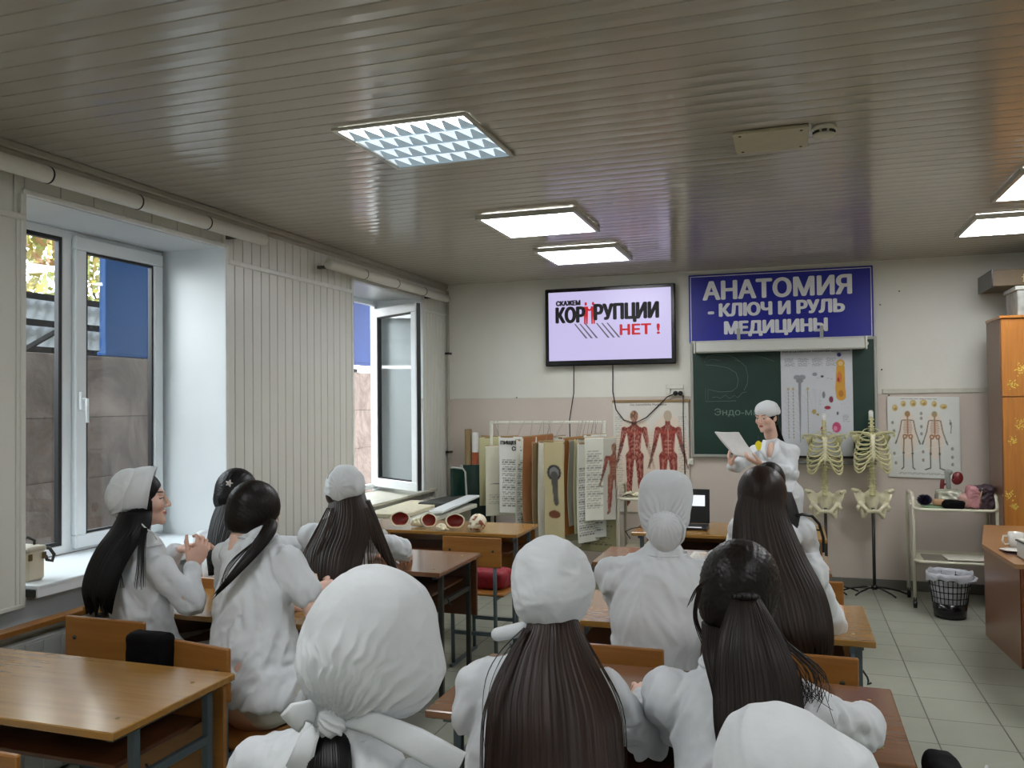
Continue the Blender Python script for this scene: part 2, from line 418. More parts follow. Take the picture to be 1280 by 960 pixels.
planks(b, YN, W1[0], 0, H, pitch=.095)
b.bb(XL-.03, XL-.008, W2[0], W2[1], 0, W2[2]-.05); b.bb(XL-.06, XL-.04, W1[0], W1[1], 0, W1[2]-.05)
struct('wall_left', b, pv)
# the piece of wall that closes the near side of window 1 (seen at the left edge)
b = MB(); planks(b, 2.0, 2.885, .74, 2.46, x=XL+.022, pitch=.105, t=.045); planks(b, 2.0, 2.885, 2.48, H, x=XL+.006, pitch=.105); b.bb(XL-.04, XL+.032, 2.0, 2.885, 2.455, 2.485, .004)
b.bb(XL-.03, XL+.03, 2.86, 2.888, .74, 2.58, .004); b.bb(XL-.04, XL+.03, 2.0, 2.885, .725, .745, .003)
struct('trim_2', b, pv)
# reveals (masonry around the openings)
b = MB()
for (y0, y1, z0, z1) in ((W1[0], W1[1], W1[2], W1[3]), (W2[0], W2[1], W2[2], W2[3])):
    b.bb(XW-.06, XL-.005, y0-.12, y0+.001, 0, H)
    b.bb(XW-.06, XL-.005, y1-.001, y1+.1 if y1 < 7 else YB, 0, H); b.bb(XL-.04, XL+.016, y1-.005, y1+.006, z0-.03, z1)
    b.bb(XW-.06, XL-.032, y0, y1, z1, H)
    b.bb(XW-.06, XL-.032, y0, y1, 0, z0-.04)
b.bb(XW-.06, XL-.05, W1[1], W2[0], 0, H); b.bb(XW-.06, XL-.05, YN-.2, W1[0], 0, H)
struct('trim_3', b, revm)
# plastic corner strips round the openings and the top strip of the panel field
b = MB()
b.bb(XL-.01, XL+.02, W1[1]-.004, W1[1]+.022, .75, W1[3]+.01, .003); b.bb(XL-.01, XL+.02, W2[0]-.022, W2[0]+.004, .8, W2[3], .003); b.bb(XL-.01, XL+.012, W2[1]-.004, W2[1]+.03, .8, W2[3]+.01, .003)
b.bb(XL-.01, XL+.024, W1[1]+.02, W2[0]-.02, 2.485, 2.515, .004); b.bb(XL-.01, XL+.014, W2[1]+.03, YB, 2.485, 2.51, .004)
b.bb(XL-.01, XL+.012, 2.885, W1[1]+.02, W1[3]-.004, W1[3]+.022, .003); b.bb(XL-.01, XL+.012, W2[0], W2[1]+.02, W2[3]-.004, W2[3]+.02, .003)
struct('trim_4', b, mat('pvc_strip', 'dcded9', .3))
b = MB(); b.bb(XL-.01, XL+.03, YN, YB, 2.765, 2.80, .006); b.bb(XL-.01, XL+.012, YN, YB, 2.735, 2.765, .004)
struct('trim_5', b, mat('cornice', 'a9a699', .35))
# sills
slm = mat('sill_plastic', 'dfe6ea', .3, var=.02)
b = MB(); b.bb(XW-.0, XL+.08, 2.905, W1[1]-.004, .80, .822, .004); b.bb(XL+.065, XL+.08, 2.905, W1[1]-.004, .765, .81, .003)
struct('trim_6', b, slm)
b = MB(); b.bb(XL+.045, XL+.064, 2.905, 2.91, .765, .8); b.bb(XL-.035, XL+.064, 2.9, 2.906, .768, .8)
struct('trim_7', b, mat('sill_hollow_end', '34332f', .6))
b = MB(); b.bb(XW-.0, XL+.05, W2[0]-.0, W2[1]+.25, .775, .80, .004)
struct('trim_8', b, mat('sill_plastic_old', 'b9b7a8', .4, var=.1))
# windows
frm = mat('window_pvc', 'e3e8ea', .25, var=.02); gask = mat('gasket_black', '16171a', .5)
glass = bpy.data.materials.new('window_glass'); glass.use_nodes = True
gn = glass.node_tree.nodes; gl = glass.node_tree.links; gn.remove(gn['Principled BSDF'])
tr = gn.new('ShaderNodeBsdfTransparent'); tr.inputs[0].default_value = (.94, .96, .96, 1); gg = gn.new('ShaderNodeBsdfGlossy'); gg.inputs['Roughness'].default_value = .02
ms = gn.new('ShaderNodeMixShader'); fr = gn.new('ShaderNodeFresnel'); fr.inputs[0].default_value = 1.45
geo = gn.new('ShaderNodeNewGeometry'); mrg = gn.new('ShaderNodeMapRange'); mrg.inputs[3].default_value = 1.45; mrg.inputs[4].default_value = 1/1.45; gl.new(geo.outputs['Backfacing'], mrg.inputs[0]); gl.new(mrg.outputs[0], fr.inputs[0])
gl.new(fr.outputs[0], ms.inputs[0]); gl.new(tr.outputs[0], ms.inputs[1]); gl.new(gg.outputs[0], ms.inputs[2]); gl.new(ms.outputs[0], gn['Material Output'].inputs[0])
def ring(b, x0, x1, y0, y1, z0, z1, wd, bev=.004):
    b.bb(x0, x1, y0, y1, z0, z0+wd, bev); b.bb(x0, x1, y0, y1, z1-wd, z1, bev); b.bb(x0, x1, y0, y0+wd, z0+wd, z1-wd, bev); b.bb(x0, x1, y1-wd, y1, z0+wd, z1-wd, bev)
def window(nm, y0, y1, z0, z1, ym):
    b = MB(); ring(b, XW-.05, XW+.0, y0, y1, z0, z1, .045); b.bb(XW-.05, XW+.0, ym-.03, ym+.03, z0+.04, z1-.04, .003)
    o = struct(nm, b, frm)
    g = MB(); ring(g, XW-.035, XW-.004, y0+.045, ym-.03, z0+.045, z1-.045, .022, .001); g.build('gasket', gask, o)
    p = MB(); p.bb(XW-.03, XW-.026, y0+.06, ym-.045, z0+.06, z1-.06); p.build('pane', glass, o)
    return o
w1 = window('window_1', W1[0], W1[1], .825, 2.585, 3.578)
b = MB(); ring(b, XW-.02, XW+.03, 3.61, 4.285, .84, 2.56, .075, .006); sash = b.build('sash', frm, w1)
b = MB(); ring(b, XW-.01, XW+.02, 3.688, 4.207, .918, 2.482, .012, .001); b.build('gasket', gask, sash)
b = MB(); b.bb(XW, XW+.004, 3.695, 4.2, .925, 2.475); b.build('pane', glass, sash)
b = MB(); b.bb(XW+.03, XW+.05, 3.625, 3.655, 1.60, 1.70, .004); b.tube([(XW+.05, 3.64, 1.66), (XW+.075, 3.64, 1.66), (XW+.078, 3.64, 1.53)], .009, 8); b.build('window_handle', frm, sash)
w2 = window('window_2', W2[0], W2[1], .82, 2.59, 6.56)
# open casement of window 2, swung into the room
ha = Vector((XW+.0, 7.15, 0)); hb = Vector((-3.10, 6.745, 0)); L = (hb-ha).length; ang = math.atan2(hb.y-ha.y, hb.x-ha.x)
b = MB(); fr_ = [];
def swung(b):
    R = Matrix.Rotation(ang, 3, 'Z'); b.v = [tuple(ha + R @ Vector(v)) for v in b.v]; return b
def ringx(b, x0, x1, y0, y1, z0, z1, wd, bev=.004):
    b.bb(x0, x1, y0, y1, z0, z0+wd, bev); b.bb(x0, x1, y0, y1, z1-wd, z1, bev); b.bb(x0, x0+wd, y0, y1, z0+wd, z1-wd, bev); b.bb(x1-wd, x1, y0, y1, z0+wd, z1-wd, bev)
ringx(b, 0, L, -.03, .03, .84, 2.51, .082, .005); sash2 = swung(b).build('sash', frm, w2)
b = MB(); ringx(b, .078, L-.078, -.02, .02, .918, 2.43, .014, .001); b.bb(L-.001, L+.002, -.02, .02, .85, 2.5); swung(b).build('gasket', gask, sash2)
b = MB(); b.bb(.085, L-.085, -.002, .002, .925, 2.42); swung(b).build('pane', glass, sash2)
b = MB(); b.bb(L-.06, L-.03, .03, .045, 1.6, 1.7, .003); b.tube([(L-.045, .04, 1.66), (L-.045, .07, 1.66), (L-.045, .072, 1.55)], .009, 8); swung(b).build('window_handle', frm, sash2)
# outside : concrete light well, blue sheet, canopy, foliage
def concrete():
    m = bpy.data.materials.new('stained_concrete'); m.use_nodes = True; n = m.node_tree.nodes; l = m.node_tree.links; b = n['Principled BSDF']
    tc = n.new('ShaderNodeTexCoord'); mp = n.new('ShaderNodeMapping'); mp.inputs['Scale'].default_value = (1, 1.2, .8); l.new(tc.outputs['Object'], mp.inputs[0])
    nz = n.new('ShaderNodeTexNoise'); nz.inputs['Scale'].default_value = 2.2; nz.inputs['Detail'].default_value = 10; nz.inputs['Roughness'].default_value = .7; nz.inputs['Distortion'].default_value = .8; l.new(mp.outputs[0], nz.inputs[0])
    cr = n.new('ShaderNodeValToRGB'); e = cr.color_ramp.elements; e[0].position = .3; e[0].color = (*lin('3a2e28'), 1); e[1].position = .7; e[1].color = (*lin('7d7067'), 1); x = e.new(.48); x.color = (*lin('5d514a'), 1)
    l.new(nz.outputs[0], cr.inputs[0]); l.new(cr.outputs[0], b.inputs['Base Color']); b.inputs['Roughness'].default_value = .9
    bp = n.new('ShaderNodeBump'); bp.inputs['Strength'].default_value = .6; bp.inputs['Distance'].default_value = .03; l.new(nz.outputs[0], bp.inputs['Height']); l.new(bp.outputs[0], b.inputs['Normal'])
    return m
cc = concrete()
b = MB()
random.seed(3)
for zz in range(5):
    z0 = -.3+zz*.46
    yy = 1.0
    while yy < 12.4:
        wd = random.uniform(.7, 1.3); b.bb(-5.3, -5.0+random.uniform(-.01, .012), yy, min(yy+wd, 12.5)-.002, z0, z0+.459, .003); yy += wd
o = b.build('retaining_wall', cc); tag(o, 'stained concrete block retaining wall outside the windows', 'wall')
o['kind'] = 'structure'
b = MB(); b.bb(-5.3, XW-.06, 0, 12.5, -.4, -.3); struct('trim_9', b, cc)
b = MB(); b.bb(-4.42, -4.36, 4.49, 4.95, 1.98, 2.72, .006); b.bb(-4.43, -4.35, 4.48, 4.96, 1.96, 1.985, .004); b.bb(-4.40, -3.8, 4.6, 4.63, 2.66, 2.69)
single('metal_sheet', b, mat('blue_paint', '163a66', .5, var=.12, scale=2, spec=.12), 'blue painted metal box sheet hanging outside the nearer window', 'sheet', (-4.39, 4.65, 1.97))
b = MB(); b.bb(-4.42, -4.36, 7.75, 8.75, 2.05, 2.95, .006); b.bb(-4.43, -4.35, 7.74, 8.76, 2.03, 2.055, .004); b.bb(-4.40, -3.8, 8.2, 8.23, 2.85, 2.88)
single('metal_sheet', b, mat('blue_paint_dark', '0a2556', .5, var=.15, scale=2, spec=.12), 'dark blue painted metal sheet outside the far open window', 'sheet', (-4.39, 8.2, 2.11))
cano = thing('canopy', 'corrugated translucent canopy on a black steel frame outside beyond the retaining wall', 'canopy', (-7, 6.5, 1.9))
b = MB(); ny, nz_ = 400, 12; vs = []; fs = []
for i in range(ny+1):
    for k in range(nz_+1):
        yy = 3.4+i*.0225; zz = 2.12+k*.056; o_ = .022*math.cos((yy-.9*zz)*2*PI/.13); vs.append((-6.95-(zz-2.12)*.6+o_, yy, zz))
for i in range(ny):
    for k in range(nz_): a = i*(nz_+1)+k; fs.append((a, a+nz_+1, a+nz_+2, a+1))
b.add(vs, fs, True); b.build('corrugated_sheet', mat('corrugated', '7c8286', .6, var=.08, spec=.1), cano)
bk = mat('black_steel', '0a0a0b', .6, spec=.1)
for z in (2.17, 2.45, 2.74): b = MB(); b.bb(-6.88-(z-2.12)*.6, -6.83-(z-2.12)*.6, 3.3, 12.5, z-.03, z+.03); b.build('rail', bk, cano)
for yy in (4.4, 6.02, 7.6, 9.4, 11.0): b = MB(); b.tube([(-6.84, yy, 2.14), (-6.9, yy+.55, 2.42)], .028, 4); b.bb(-6.88, -6.82, yy-.03, yy+.03, 1.3, 2.2); b.build('post', bk, cano)
# ground behind the wall and autumn trees
struct('trim_11', MB().bb(-3.92, -3.82, -6, 14, 2.95, 9.0), mat('facade', '8d8a80', .9))  # upper house wall, out of view, added to shade the light well
struct('trim_10', MB().bb(-40, -5.3, -6, 40, 1.2, 1.3), mat('outer_ground', '8d8a7b', .9))
def tree(x, y, hgt, cols, lab, seed):
    r = np.random.RandomState(seed); t = thing('tree', lab, 'tree', (x, y, 1.3))
    tb = MB(); tb.tube([(x, y, 1.3), (x+.1, y, 2.5), (x-.1, y+.1, hgt*.7+1.3)], [.14, .1, .04], 8)
    for k in range(6):
        a = r.rand()*6.28; z = 2.2+k*.35; tb.tube([(x, y, z), (x+.8*math.cos(a), y+.8*math.sin(a), z+.8)], [.04, .012], 6)
    tb.build('trunk', mat('bark', '5a4a3a', .9), t)
    n = 2600; c = r.normal(size=(n, 3)); c /= np.linalg.norm(c, axis=1)[:, None]; c *= (r.rand(n, 1)**.4)*np.array([[1.5, 1.8, hgt*.42]]); c += np.array([x, y, 1.3+hgt*.62])
    d1 = r.normal(size=(n, 3)); d1 /= np.linalg.norm(d1, axis=1)[:, None]; d2 = np.cross(d1, r.normal(size=(n, 3))); d2 /= np.linalg.norm(d2, axis=1)[:, None]
    s = .09*(.6+r.rand(n, 1)); V = np.stack([c-d1*s, c-d2*s*.6, c+d1*s, c+d2*s*.6], 1).reshape(-1, 3)
    cl = np.array([lin(q) for q in cols])[r.randint(0, len(cols), n)]
    npmesh('foliage', V, np.arange(4*n).reshape(n, 4), mat('leaves', 'ffffff', .7, attr=True), t, col=np.repeat(cl, 4, 0), smooth=False)
tree(-11.5, 8.6, 5.2, ['9a8f44', '8a7f3c', 'a39a62', '7d8046', '926e4a'], 'yellow and orange autumn tree showing through the nearer window', 1)
tree(-14.2, 14.5, 6.2, ['989446', '7c8448', '929868', '988648'], 'yellow-green tree seen behind the blue box sheet', 2)
tree(-12.5, 4.4, 4.8, ['92745c', '988c50', '8c7a6a', '848454'], 'reddish yellow tree left of the other autumn trees', 3)
# ------------------------------------------------------------------ ceiling fixtures
diff = mat('lamp_diffuser', 'ffffff', .5, emit='fafcff', es=LAMP, var=0)
diffc = mat('lamp_diffuser_cool', 'ffffff', .5, emit='f2faff', es=LAMP, var=0)
lfm = mat('lamp_frame', 'b9b8ae', .35, metal=.3)
proto = None
LB = ['flush square panel light, middle one of the left row', 'flush square panel light nearest the TV, last of the left row', 'flush square panel light cut by the right picture edge, nearer one', 'flush square panel light over the wooden cabinet, farthest on the right']
for i, (x, y) in enumerate([(-1.535, 5.24), (-1.535, 6.48), (1.46, 5.24), (1.46, 6.38)]):
    if proto is None:
        t = proto = thing('ceiling_light', LB[i], 'ceiling light', (0, 0, 0))
        b = MB()
        for (a0, a1, c0, c1) in ((-.325, .325, -.335, -.305), (-.325, .325, .305, .335), (-.325, -.298, -.305, .305), (.298, .325, -.305, .305)): b.bb(a0, a1, c0, c1, -.035, -.0045, .002)
        b.build('frame', lfm, t); b = MB(); b.bb(-.3, .3, -.307, .307, -.033, -.02); b.build('diffuser', diff, t)
    else: t = copy_tree(proto); t['label'] = LB[i]
    t.location = (x, y, H)
for x, y, lb in ((1.46, 3.46, 'panel light beyond the right picture edge, level with the louvred light'), (-1.535, 1.2, 'panel light left of the viewer, above the picture'), (1.46, 1.2, 'panel light right of the viewer, above the picture'), (-1.535, -.9, 'panel light behind the viewer on the left'), (1.46, -.9, 'panel light behind the viewer on the right')):
    t = copy_tree(proto); t.location = (x, y, H); t['label'] = lb
t = thing('ceiling_light', 'square ceiling light with silver parabolic louvre, nearest one, one tube glowing', 'ceiling light', (-1.535, 3.46, H))
b = MB(); x0, y0 = -1.535, 3.46
for (a0, a1, c0, c1) in ((-.31, .31, -.32, -.298), (-.31, .31, .298, .32), (-.31, -.288, -.3, .3), (.288, .31, -.3, .3)): b.bb(x0+a0, x0+a1, y0+c0, y0+c1, H-.016, H-.0045, .002)
b.build('frame', lfm, t)
lv = mat('louvre_reflected_glow', '9fb0ba', .45, metal=.2, emit='b4cbda', es=.16, var=.02)  # fins emit faintly in place of the tube light they reflect
b = MB()
for r_ in range(4):
    yy = y0-.295+r_*.148
    for c_ in range(8):
        xx = x0-.254+c_*.0725; b.prism([(xx-.036, yy+.146, H-.0085), (xx+.036, yy+.146, H-.0085), (xx+.006, yy+.03, H-.0075), (xx-.006, yy+.03, H-.0075)], (0, 0, -1), .0015)
    b.bb(x0-.29, x0+.29, yy+.144, yy+.150, H-.014, H-.0075)
b.build('louvre', lv, t)
b = MB(); b.bb(x0-.29, x0+.29, y0-.30, y0-.13, H-.0056, H-.0046); b.build('lit_tube_bay', diffc, t)
b = MB(); b.bb(x0-.29, x0+.29, y0-.13, y0+.30, H-.0056, H-.0046); b.build('daylight_glow_bay', mat('bay_daylight_glow', 'ffffff', .4, emit='dcebf6', es=.40, var=0), t)  # bluish emission stands in for window light reflected in this bay
t = thing('ceiling_plate', 'flat cream cover plate screwed to the ceiling beside the smoke detector', 'plate', (-.065, 3.94, H))
b = MB(); b.bb(-.225, .092, 3.785, 4.10, H-.018, H-.003, .003); b.build('plate', mat('plate_cream', 'b5ad92', .5), t)
for sx in (-.195, .062):
    for sy in (3.82, 4.065): b = MB(); b.cyl((sx, sy, H-.0205), (sx, sy, H-.017), .007, n=10); b.build('screw', mat('screw_dark', '3a382f', .5), t)
t = thing('smoke_detector', 'round white smoke detector on the slatted ceiling', 'smoke detector', (.155, 3.86, H))
b = MB(); b.lathe((.155, 3.86, H), [(0, -.003), (.052, -.003), (.052, -.018), (.046, -.022)]); b.build('base', mat('detector', 'cfcabb', .4), t)
b = MB(); b.lathe((.155, 3.86, H), [(.04, -.02), (.038, -.03), (.046, -.034), (.044, -.044), (.03, -.05), (0, -.051)]); b.build('sensor_head', mat('detector', 'cfcabb', .4), t)
b = MB()
for k in range(8): a = k*PI/4; b.box((.155+.041*math.cos(a), 3.86+.041*math.sin(a), H-.027), (.012, .02, .01), rz=a)
b.build('vent', mat('vent_dark', '2c2a26', .6), t)
# curtain rods under the ceiling
rodm = mat('rod_white', 'd3d1c6', .35, var=.02)
for (y0, y1, rings, lab, z) in ((1.2, 4.49, (2.88, 3.42, 3.95), 'white tube curtain rod with black rings above the nearer window', 2.65), (5.27, 7.44, (5.80, 6.35, 6.90), 'white tube curtain rod with black rings above the far open window', 2.62)):
    t = thing('curtain_rod', lab, 'curtain rod', (-3.12, (y0+y1)/2, z))
    b = MB(); b.cyl((-3.12, y0, z), (-3.12, y1, z), .037, n=20); b.build('tube', rodm, t)
    for ry in rings: b = MB(); b.cyl((-3.12, ry-.004, z), (-3.12, ry+.004, z), .0395, n=20); b.build('ring', gask, t)
    for by in (y0+.12, y1-.15): b = MB(); b.bb(-3.28, -3.13, by-.012, by+.012, z-.01, z+.012); b.build('bracket', mat('bracket_dark', '55534b', .5), t)
# heating pipe in the corner
t = thing('heating_pipe', 'thin white pipe running down the far left corner', 'pipe', (-3.235, 7.74, 0))
b = MB(); b.cyl((-3.235, 7.74, 0.0), (-3.235, 7.74, 2.73), .013, n=12); b.build('pipe', mat('pipe_paint', 'a9a699', .4), t)
for z in (1.12, 2.1): b = MB(); b.bb(-3.26, -3.215, 7.715, 7.79, z, z+.02, .002); b.build('pipe_clip', gask, t)
# ------------------------------------------------------------------ desks and chairs
top_y = wood('desk_top_amber', '91682f', 'a97f40', .25, 'X', coat=.6, grain=1.3); top_b = wood('desk_top_brown', '7a5236', '8a6142', .22, 'X', coat=.7, grain=1.3)
brd_o = wood('board_orange', '8a5a26', '9f6c32', .35, 'X', grain=1.4); brd_d = wood('board_dark', '4a2a16', '5e3820', .35, 'X')
edge_m = wood('board_edge', 'a87a40', 'c29a5c', .4, 'X'); st_g = mat('steel_bluegrey', '56646a', .4, metal=.3, var=.1); st_d = mat('steel_dark', '33332f', .4, metal=.3, var=.1)
def desk(cx, y0, lab, top=top_y, board=brd_o, steel=st_g, grp='school desks', wd=1.22, dp=.53, hook=False):
    """near edge of the top at y0, pupils sit on the near side"""
    t = thing('school_desk', lab, 'desk', (cx, y0+dp/2, 0), grp); L, R = cx-wd/2, cx+wd/2
    b = MB(); b.bb(L, R, y0, y0+dp, .727, .75, .003); o = b.build('desktop', top, t)
    for sx in (L+.07, R-.07):
        for yy in (y0+.09, y0+dp-.12):
            if True:
                s = MB(); s.cyl((sx, yy, .75), (sx, yy, .7512), .006, n=10); s.build('screw', mat('screw_brass', 'a08a50', .3, metal=.8), o)
    b = MB(); b.bb(L+.012, R-.012, y0+dp-.045, y0+dp-.027, .40, .715, .002); b.build('modesty_panel', board, t)
    b = MB(); b.bb(L+.09, R-.09, y0+.1, y0+dp-.05, .60, .614, .002); b.build('book_shelf', brd_d, t)
    for sx, sg in ((L+.05, 1), (R-.05, -1)):
        for yy in (y0+.13, y0+dp-.075): b = MB(); b.bb(sx-.0125, sx+.0125, yy-.0125, yy+.0125, .03, .727, .002); b.build('leg', steel, t)
        b = MB(); b.bb(sx-.0125, sx+.0125, y0+.02, y0+dp-.04, .0, .03, .003); b.build('foot', steel, t)
        b = MB(); b.bb(sx-.011, sx+.011, y0+.14, y0+dp-.085, .55, .575, .002); b.bb(sx-.0125, sx+.0125, y0+.04, y0+dp-.03, .705, .727, .002); b.build('side_rail', steel, t)
        b = MB(); b.tube([(sx-sg*.014, y0+.16, .60), (sx-sg*.03, y0+.16, .575), (sx-sg*.034, y0+.16, .56), (sx-sg*.03, y0+.16, .548), (sx-sg*.045, y0+.16, .555)], .004, 6); b.build('bag_hook', st_d, t)
    return t
desk(-2.335, 1.80, 'amber school desk in the left foreground, nobody behind it, glossy worn top', dp=.52)
desk(-2.335, 2.90, 'school desk in front of the short-sleeved girl and the capped girl in profile', dp=.53)
desk(-2.325, 3.97, 'glossy brown school desk in front of the small-capped long-haired girl', top_b, brd_d, st_d, dp=.6)
desk(-2.33, 5.25, 'amber school desk at the front of the left column with the skull models on it', dp=.5)
desk(-.365, 2.20, 'brown school desk across the foreground with two long-haired girls leaning on it', top_b, brd_d, dp=.56, wd=1.27)
desk(-.335, 3.27, 'amber school desk in front of the bonneted student with the bun', dp=.55)
desk(-.43, 4.48, 'school desk with the open picture booklet on it', top_b, brd_d, dp=.5)
desk(-.41, 5.55, 'school desk at the front of the right column carrying the laptop', dp=.6)
def chair(cx, yb, rz, lab, wd=.38, grp='school chairs', steel=st_g, board=brd_o):
    """back at local y=0, seat towards +y"""
    t = thing('school_chair', lab, 'chair', (cx, yb, 0), grp, rz)
    h = wd/2
    def add(b, n, m, p=t): return b.build(n, m, p, local=True)
    b = MB(); N = 10; vs = []; fs = []
    b.bb(-h, h, -.012, .006, .62, .80, .004); add(b, 'backrest', board)
    b = MB(); b.bb(-h, h, .04, .42, .435, .452, .005); add(b, 'seat', board)
    for s in (-1, 1):
        x = s*(h-.05)
        b = MB(); b.tube([(x, .02, .78), (x, .02, .45), (x, .03, .02)], .0125, 8); add(b, 'rear_leg', steel)
        b = MB(); b.tube([(x, .38, .435), (x, .39, .02)], .0125, 8); add(b, 'front_leg', steel)
        b = MB(); b.bb(x-.011, x+.011, -.01, .42, .0, .02, .003); add(b, 'foot_bar', steel); b = MB(); b.bb(x-.01, x+.01, .02, .4, .415, .435, .002); add(b, 'seat_rail', steel)
    b = MB(); b.bb(-h+.05, h-.05, .375, .395, .20, .222, .002); add(b, 'stretcher', steel); b = MB(); b.bb(-h+.05, h-.05, .01, .03, .20, .222, .002); add(b, 'stretcher', steel)
    for s in (-1, 1): b = MB(); b.cyl((s*(h-.05), -.016, .72), (s*(h-.05), -.012, .72), .008, n=8); add(b, 'bolt', st_d)
    return t
chair(-2.525, 2.60, 0, 'orange plywood school chair under the girl in profile by the window')
chair(-1.99, 2.43, -.17, 'orange plywood school chair under the short-sleeved girl with the ponytail')
chair(-1.86, 4.80, 0, 'empty plywood school chair tucked under the desk with the skull models', steel=st_g)
chair(-2.60, 4.80, 0, 'plywood school chair under the left half of the skull desk, behind the small-capped girl')
chair(-.60, 2.80, 0, 'plywood school chair behind the bonneted student with the bun')
chair(.0, 2.88, 0, 'plywood school chair behind the seated girl with straight hair to the waist')
chair(-.60, 1.60, 0, 'plywood school chair under the round-capped girl with brown hair over her back'); chair(-.08, 1.62, 0, 'plywood school chair under the dark ponytailed girl at the foreground desk')
chair(-2.08, 3.42, 0, 'plywood school chair under the small-capped girl with long brown hair'); chair(-2.62, 3.36, 0, 'plywood school chair under the dark-haired girl with the star clip')
chair(.02, 4.05, 0, 'plywood school chair under the girl in front of the waist-length hair')
chair(-1.93, 1.53, 0, 'corner of a plywood school chair at the bottom left edge of the photo')
chair(-.75, 1.02, 0, 'plywood school chair under the large bonnet in the foreground'); chair(.03, .88, 0, 'plywood school chair under the cap at the bottom edge')
# ------------------------------------------------------------------ things on the back wall
def W(px, py, y=7.75):
    d = CF + CR*((px-640)/FPX) - CU*((py-480)/FPX); return Vector((0, 0, CAMZ)) + d*(y/d.y)
blk = mat('tv_black', '0b0b0e', .2, var=.02)
t = thing('television', 'flat black wall television showing the anti-corruption slogan', 'television', (-1.6, 7.75, 1.95)); tv = t
b = MB(); b.bb(-2.215, -.985, 7.70, 7.745, 1.955, 2.69, .008); b.bb(-2.0, -1.2, 7.74, 7.765, 2.05, 2.6, .006); b.build('casing', blk, t)
b = MB(); b.bb(-1.75, -1.45, 7.76, YB, 2.2, 2.45); b.build('wall_mount', st_d, t)
b = MB(); b.bb(-2.178, -1.022, 7.697, 7.701, 2.005, 2.655); scr = b.build('screen', mat('tv_screen', '000000', .3, emit='cbc3ec', es=.42, var=0), t)
kb = mat('ink_black', '0a0a0c', .6); kr = mat('screen_red', '300000', .6, emit='c81a28', es=.38, var=0); kg = mat('screen_grey', '101010', .6, emit='6e6c78', es=.33, var=0)
name_ = 'lettering'
def tvt(body, x0, x1, z0, h, m, bold=0., y=7.696, fat=0.):
    o = text('lettering', body, 1., (0, 0, 0), m, None, 0., 1, bold, 'LEFT'); me = o.data
    co = np.empty(len(me.vertices)*3); me.vertices.foreach_get('co', co); co = co.reshape(-1, 3)
    a, c = co.min(0), co.max(0); co[:, 0] = x0+(co[:, 0]-a[0])/(c[0]-a[0])*(x1-x0); co[:, 2] = z0+(co[:, 2]-a[2])/(c[2]-a[2])*h; co[:, 1] = y+(co[:, 1]-a[1])*1
    if fat:
        V_ = co.copy(); F_ = [tuple(p.vertices) for p in me.polygons]; vs = []; fs = []
        for k, (dx, dz) in enumerate([(0, 0)]+[(fat*math.cos(a*PI/4), fat*.6*math.sin(a*PI/4)) for a in range(8)]): vs.append(V_+np.array([dx, -.0001*k, dz])); fs += [tuple(i+k*len(V_) for i in f) for f in F_]
        m2 = bpy.data.meshes.new(name_); m2.from_pydata(np.concatenate(vs).tolist(), [], fs); m2.polygons.foreach_set('use_smooth', [False]*len(fs)); m2.materials.append(m); o.data = m2; return o
    me.vertices.foreach_set('co', co.ravel()); me.update(); return o
def attach(o, p, name=None):
    q = p; off = Vector((0, 0, 0))
    while q is not None: off += q.location; q = q.parent
    o.data.transform(Matrix.Translation(-off)); o.parent = p
    if name: o.name = name
    return o
attach(tvt('СКАЖЕМ', -2.10, -1.87, 2.527, .045, kb, .0, fat=.005), scr); attach(tvt('КОР', -2.10, -1.83, 2.365, .145, kb, .0, fat=.011), scr); attach(tvt('РУПЦИИ', -1.73, -1.14, 2.352, .172, kb, .0, fat=.011), scr)
attach(tvt('НЕТ !', -1.49, -1.13, 2.232, .095, kr, .0, fat=.006), scr)
b = MB()
for (cx, s) in ((-1.815, 1), (-1.745, -1)):     # two red silhouettes shaking hands
    b.sph((cx, 7.697, 2.535), (.012, .002, .017), 10)
    b.prism([(cx-.022, 7.697, 2.51), (cx+.022, 7.697, 2.51), (cx+.02, 7.697, 2.42), (cx+.016, 7.697, 2.345), (cx+.002, 7.697, 2.345), (cx, 7.697, 2.42), (cx-.004, 7.697, 2.345), (cx-.018, 7.697, 2.345), (cx-.02, 7.697, 2.42)], (0, -1, 0), .001)
    b.prism([(cx+s*.015, 7.697, 2.50), (cx+s*.042, 7.697, 2.475), (cx+s*.042, 7.697, 2.465), (cx+s*.012, 7.697, 2.475)], (0, -1, 0), .001)
b.build('silhouettes', kr, scr)
b = MB()
for k in range(6):
    x = -1.93+k*.05+(.06 if k > 2 else 0); b.prism([(x, 7.697, 2.35), (x+.014, 7.697, 2.35), (x+.13, 7.697, 2.21), (x+.11, 7.697, 2.21)], (0, -1, 0), .0008)
b.build('slogan_shadow', kg, scr)
cb = mat('cable_black', '101010', .5)
b = MB(); b.tube([(-1.955, 7.77, 1.97), (-1.96, 7.775, 1.7), (-2.0, 7.76, 1.45), (-1.995, 7.75, 1.2), (-1.99, 7.75, .9)], .005, 6)
single('power_cord', b, cb, 'black cord hanging straight down under the left part of the television', 'cord', (-1.97, 7.77, 1.5))
pts = [W(766, 456, 7.76), W(766, 490, 7.76), W(770, 512, 7.76), W(780, 525, 7.76), W(793, 529, 7.75), W(808, 522, 7.75), W(822, 508, 7.755), W(834, 496, 7.76), W(846, 491, 7.75)]
b = MB(); b.tube(pts, .005, 6); single('power_cord', b, cb, 'black cord looping from the television across the muscle chart to the socket', 'cord', tuple(pts[4]))
pts = [W(854, 494, 7.75), W(854, 520, 7.765), W(855, 560, 7.765), W(857, 610, 7.76)]
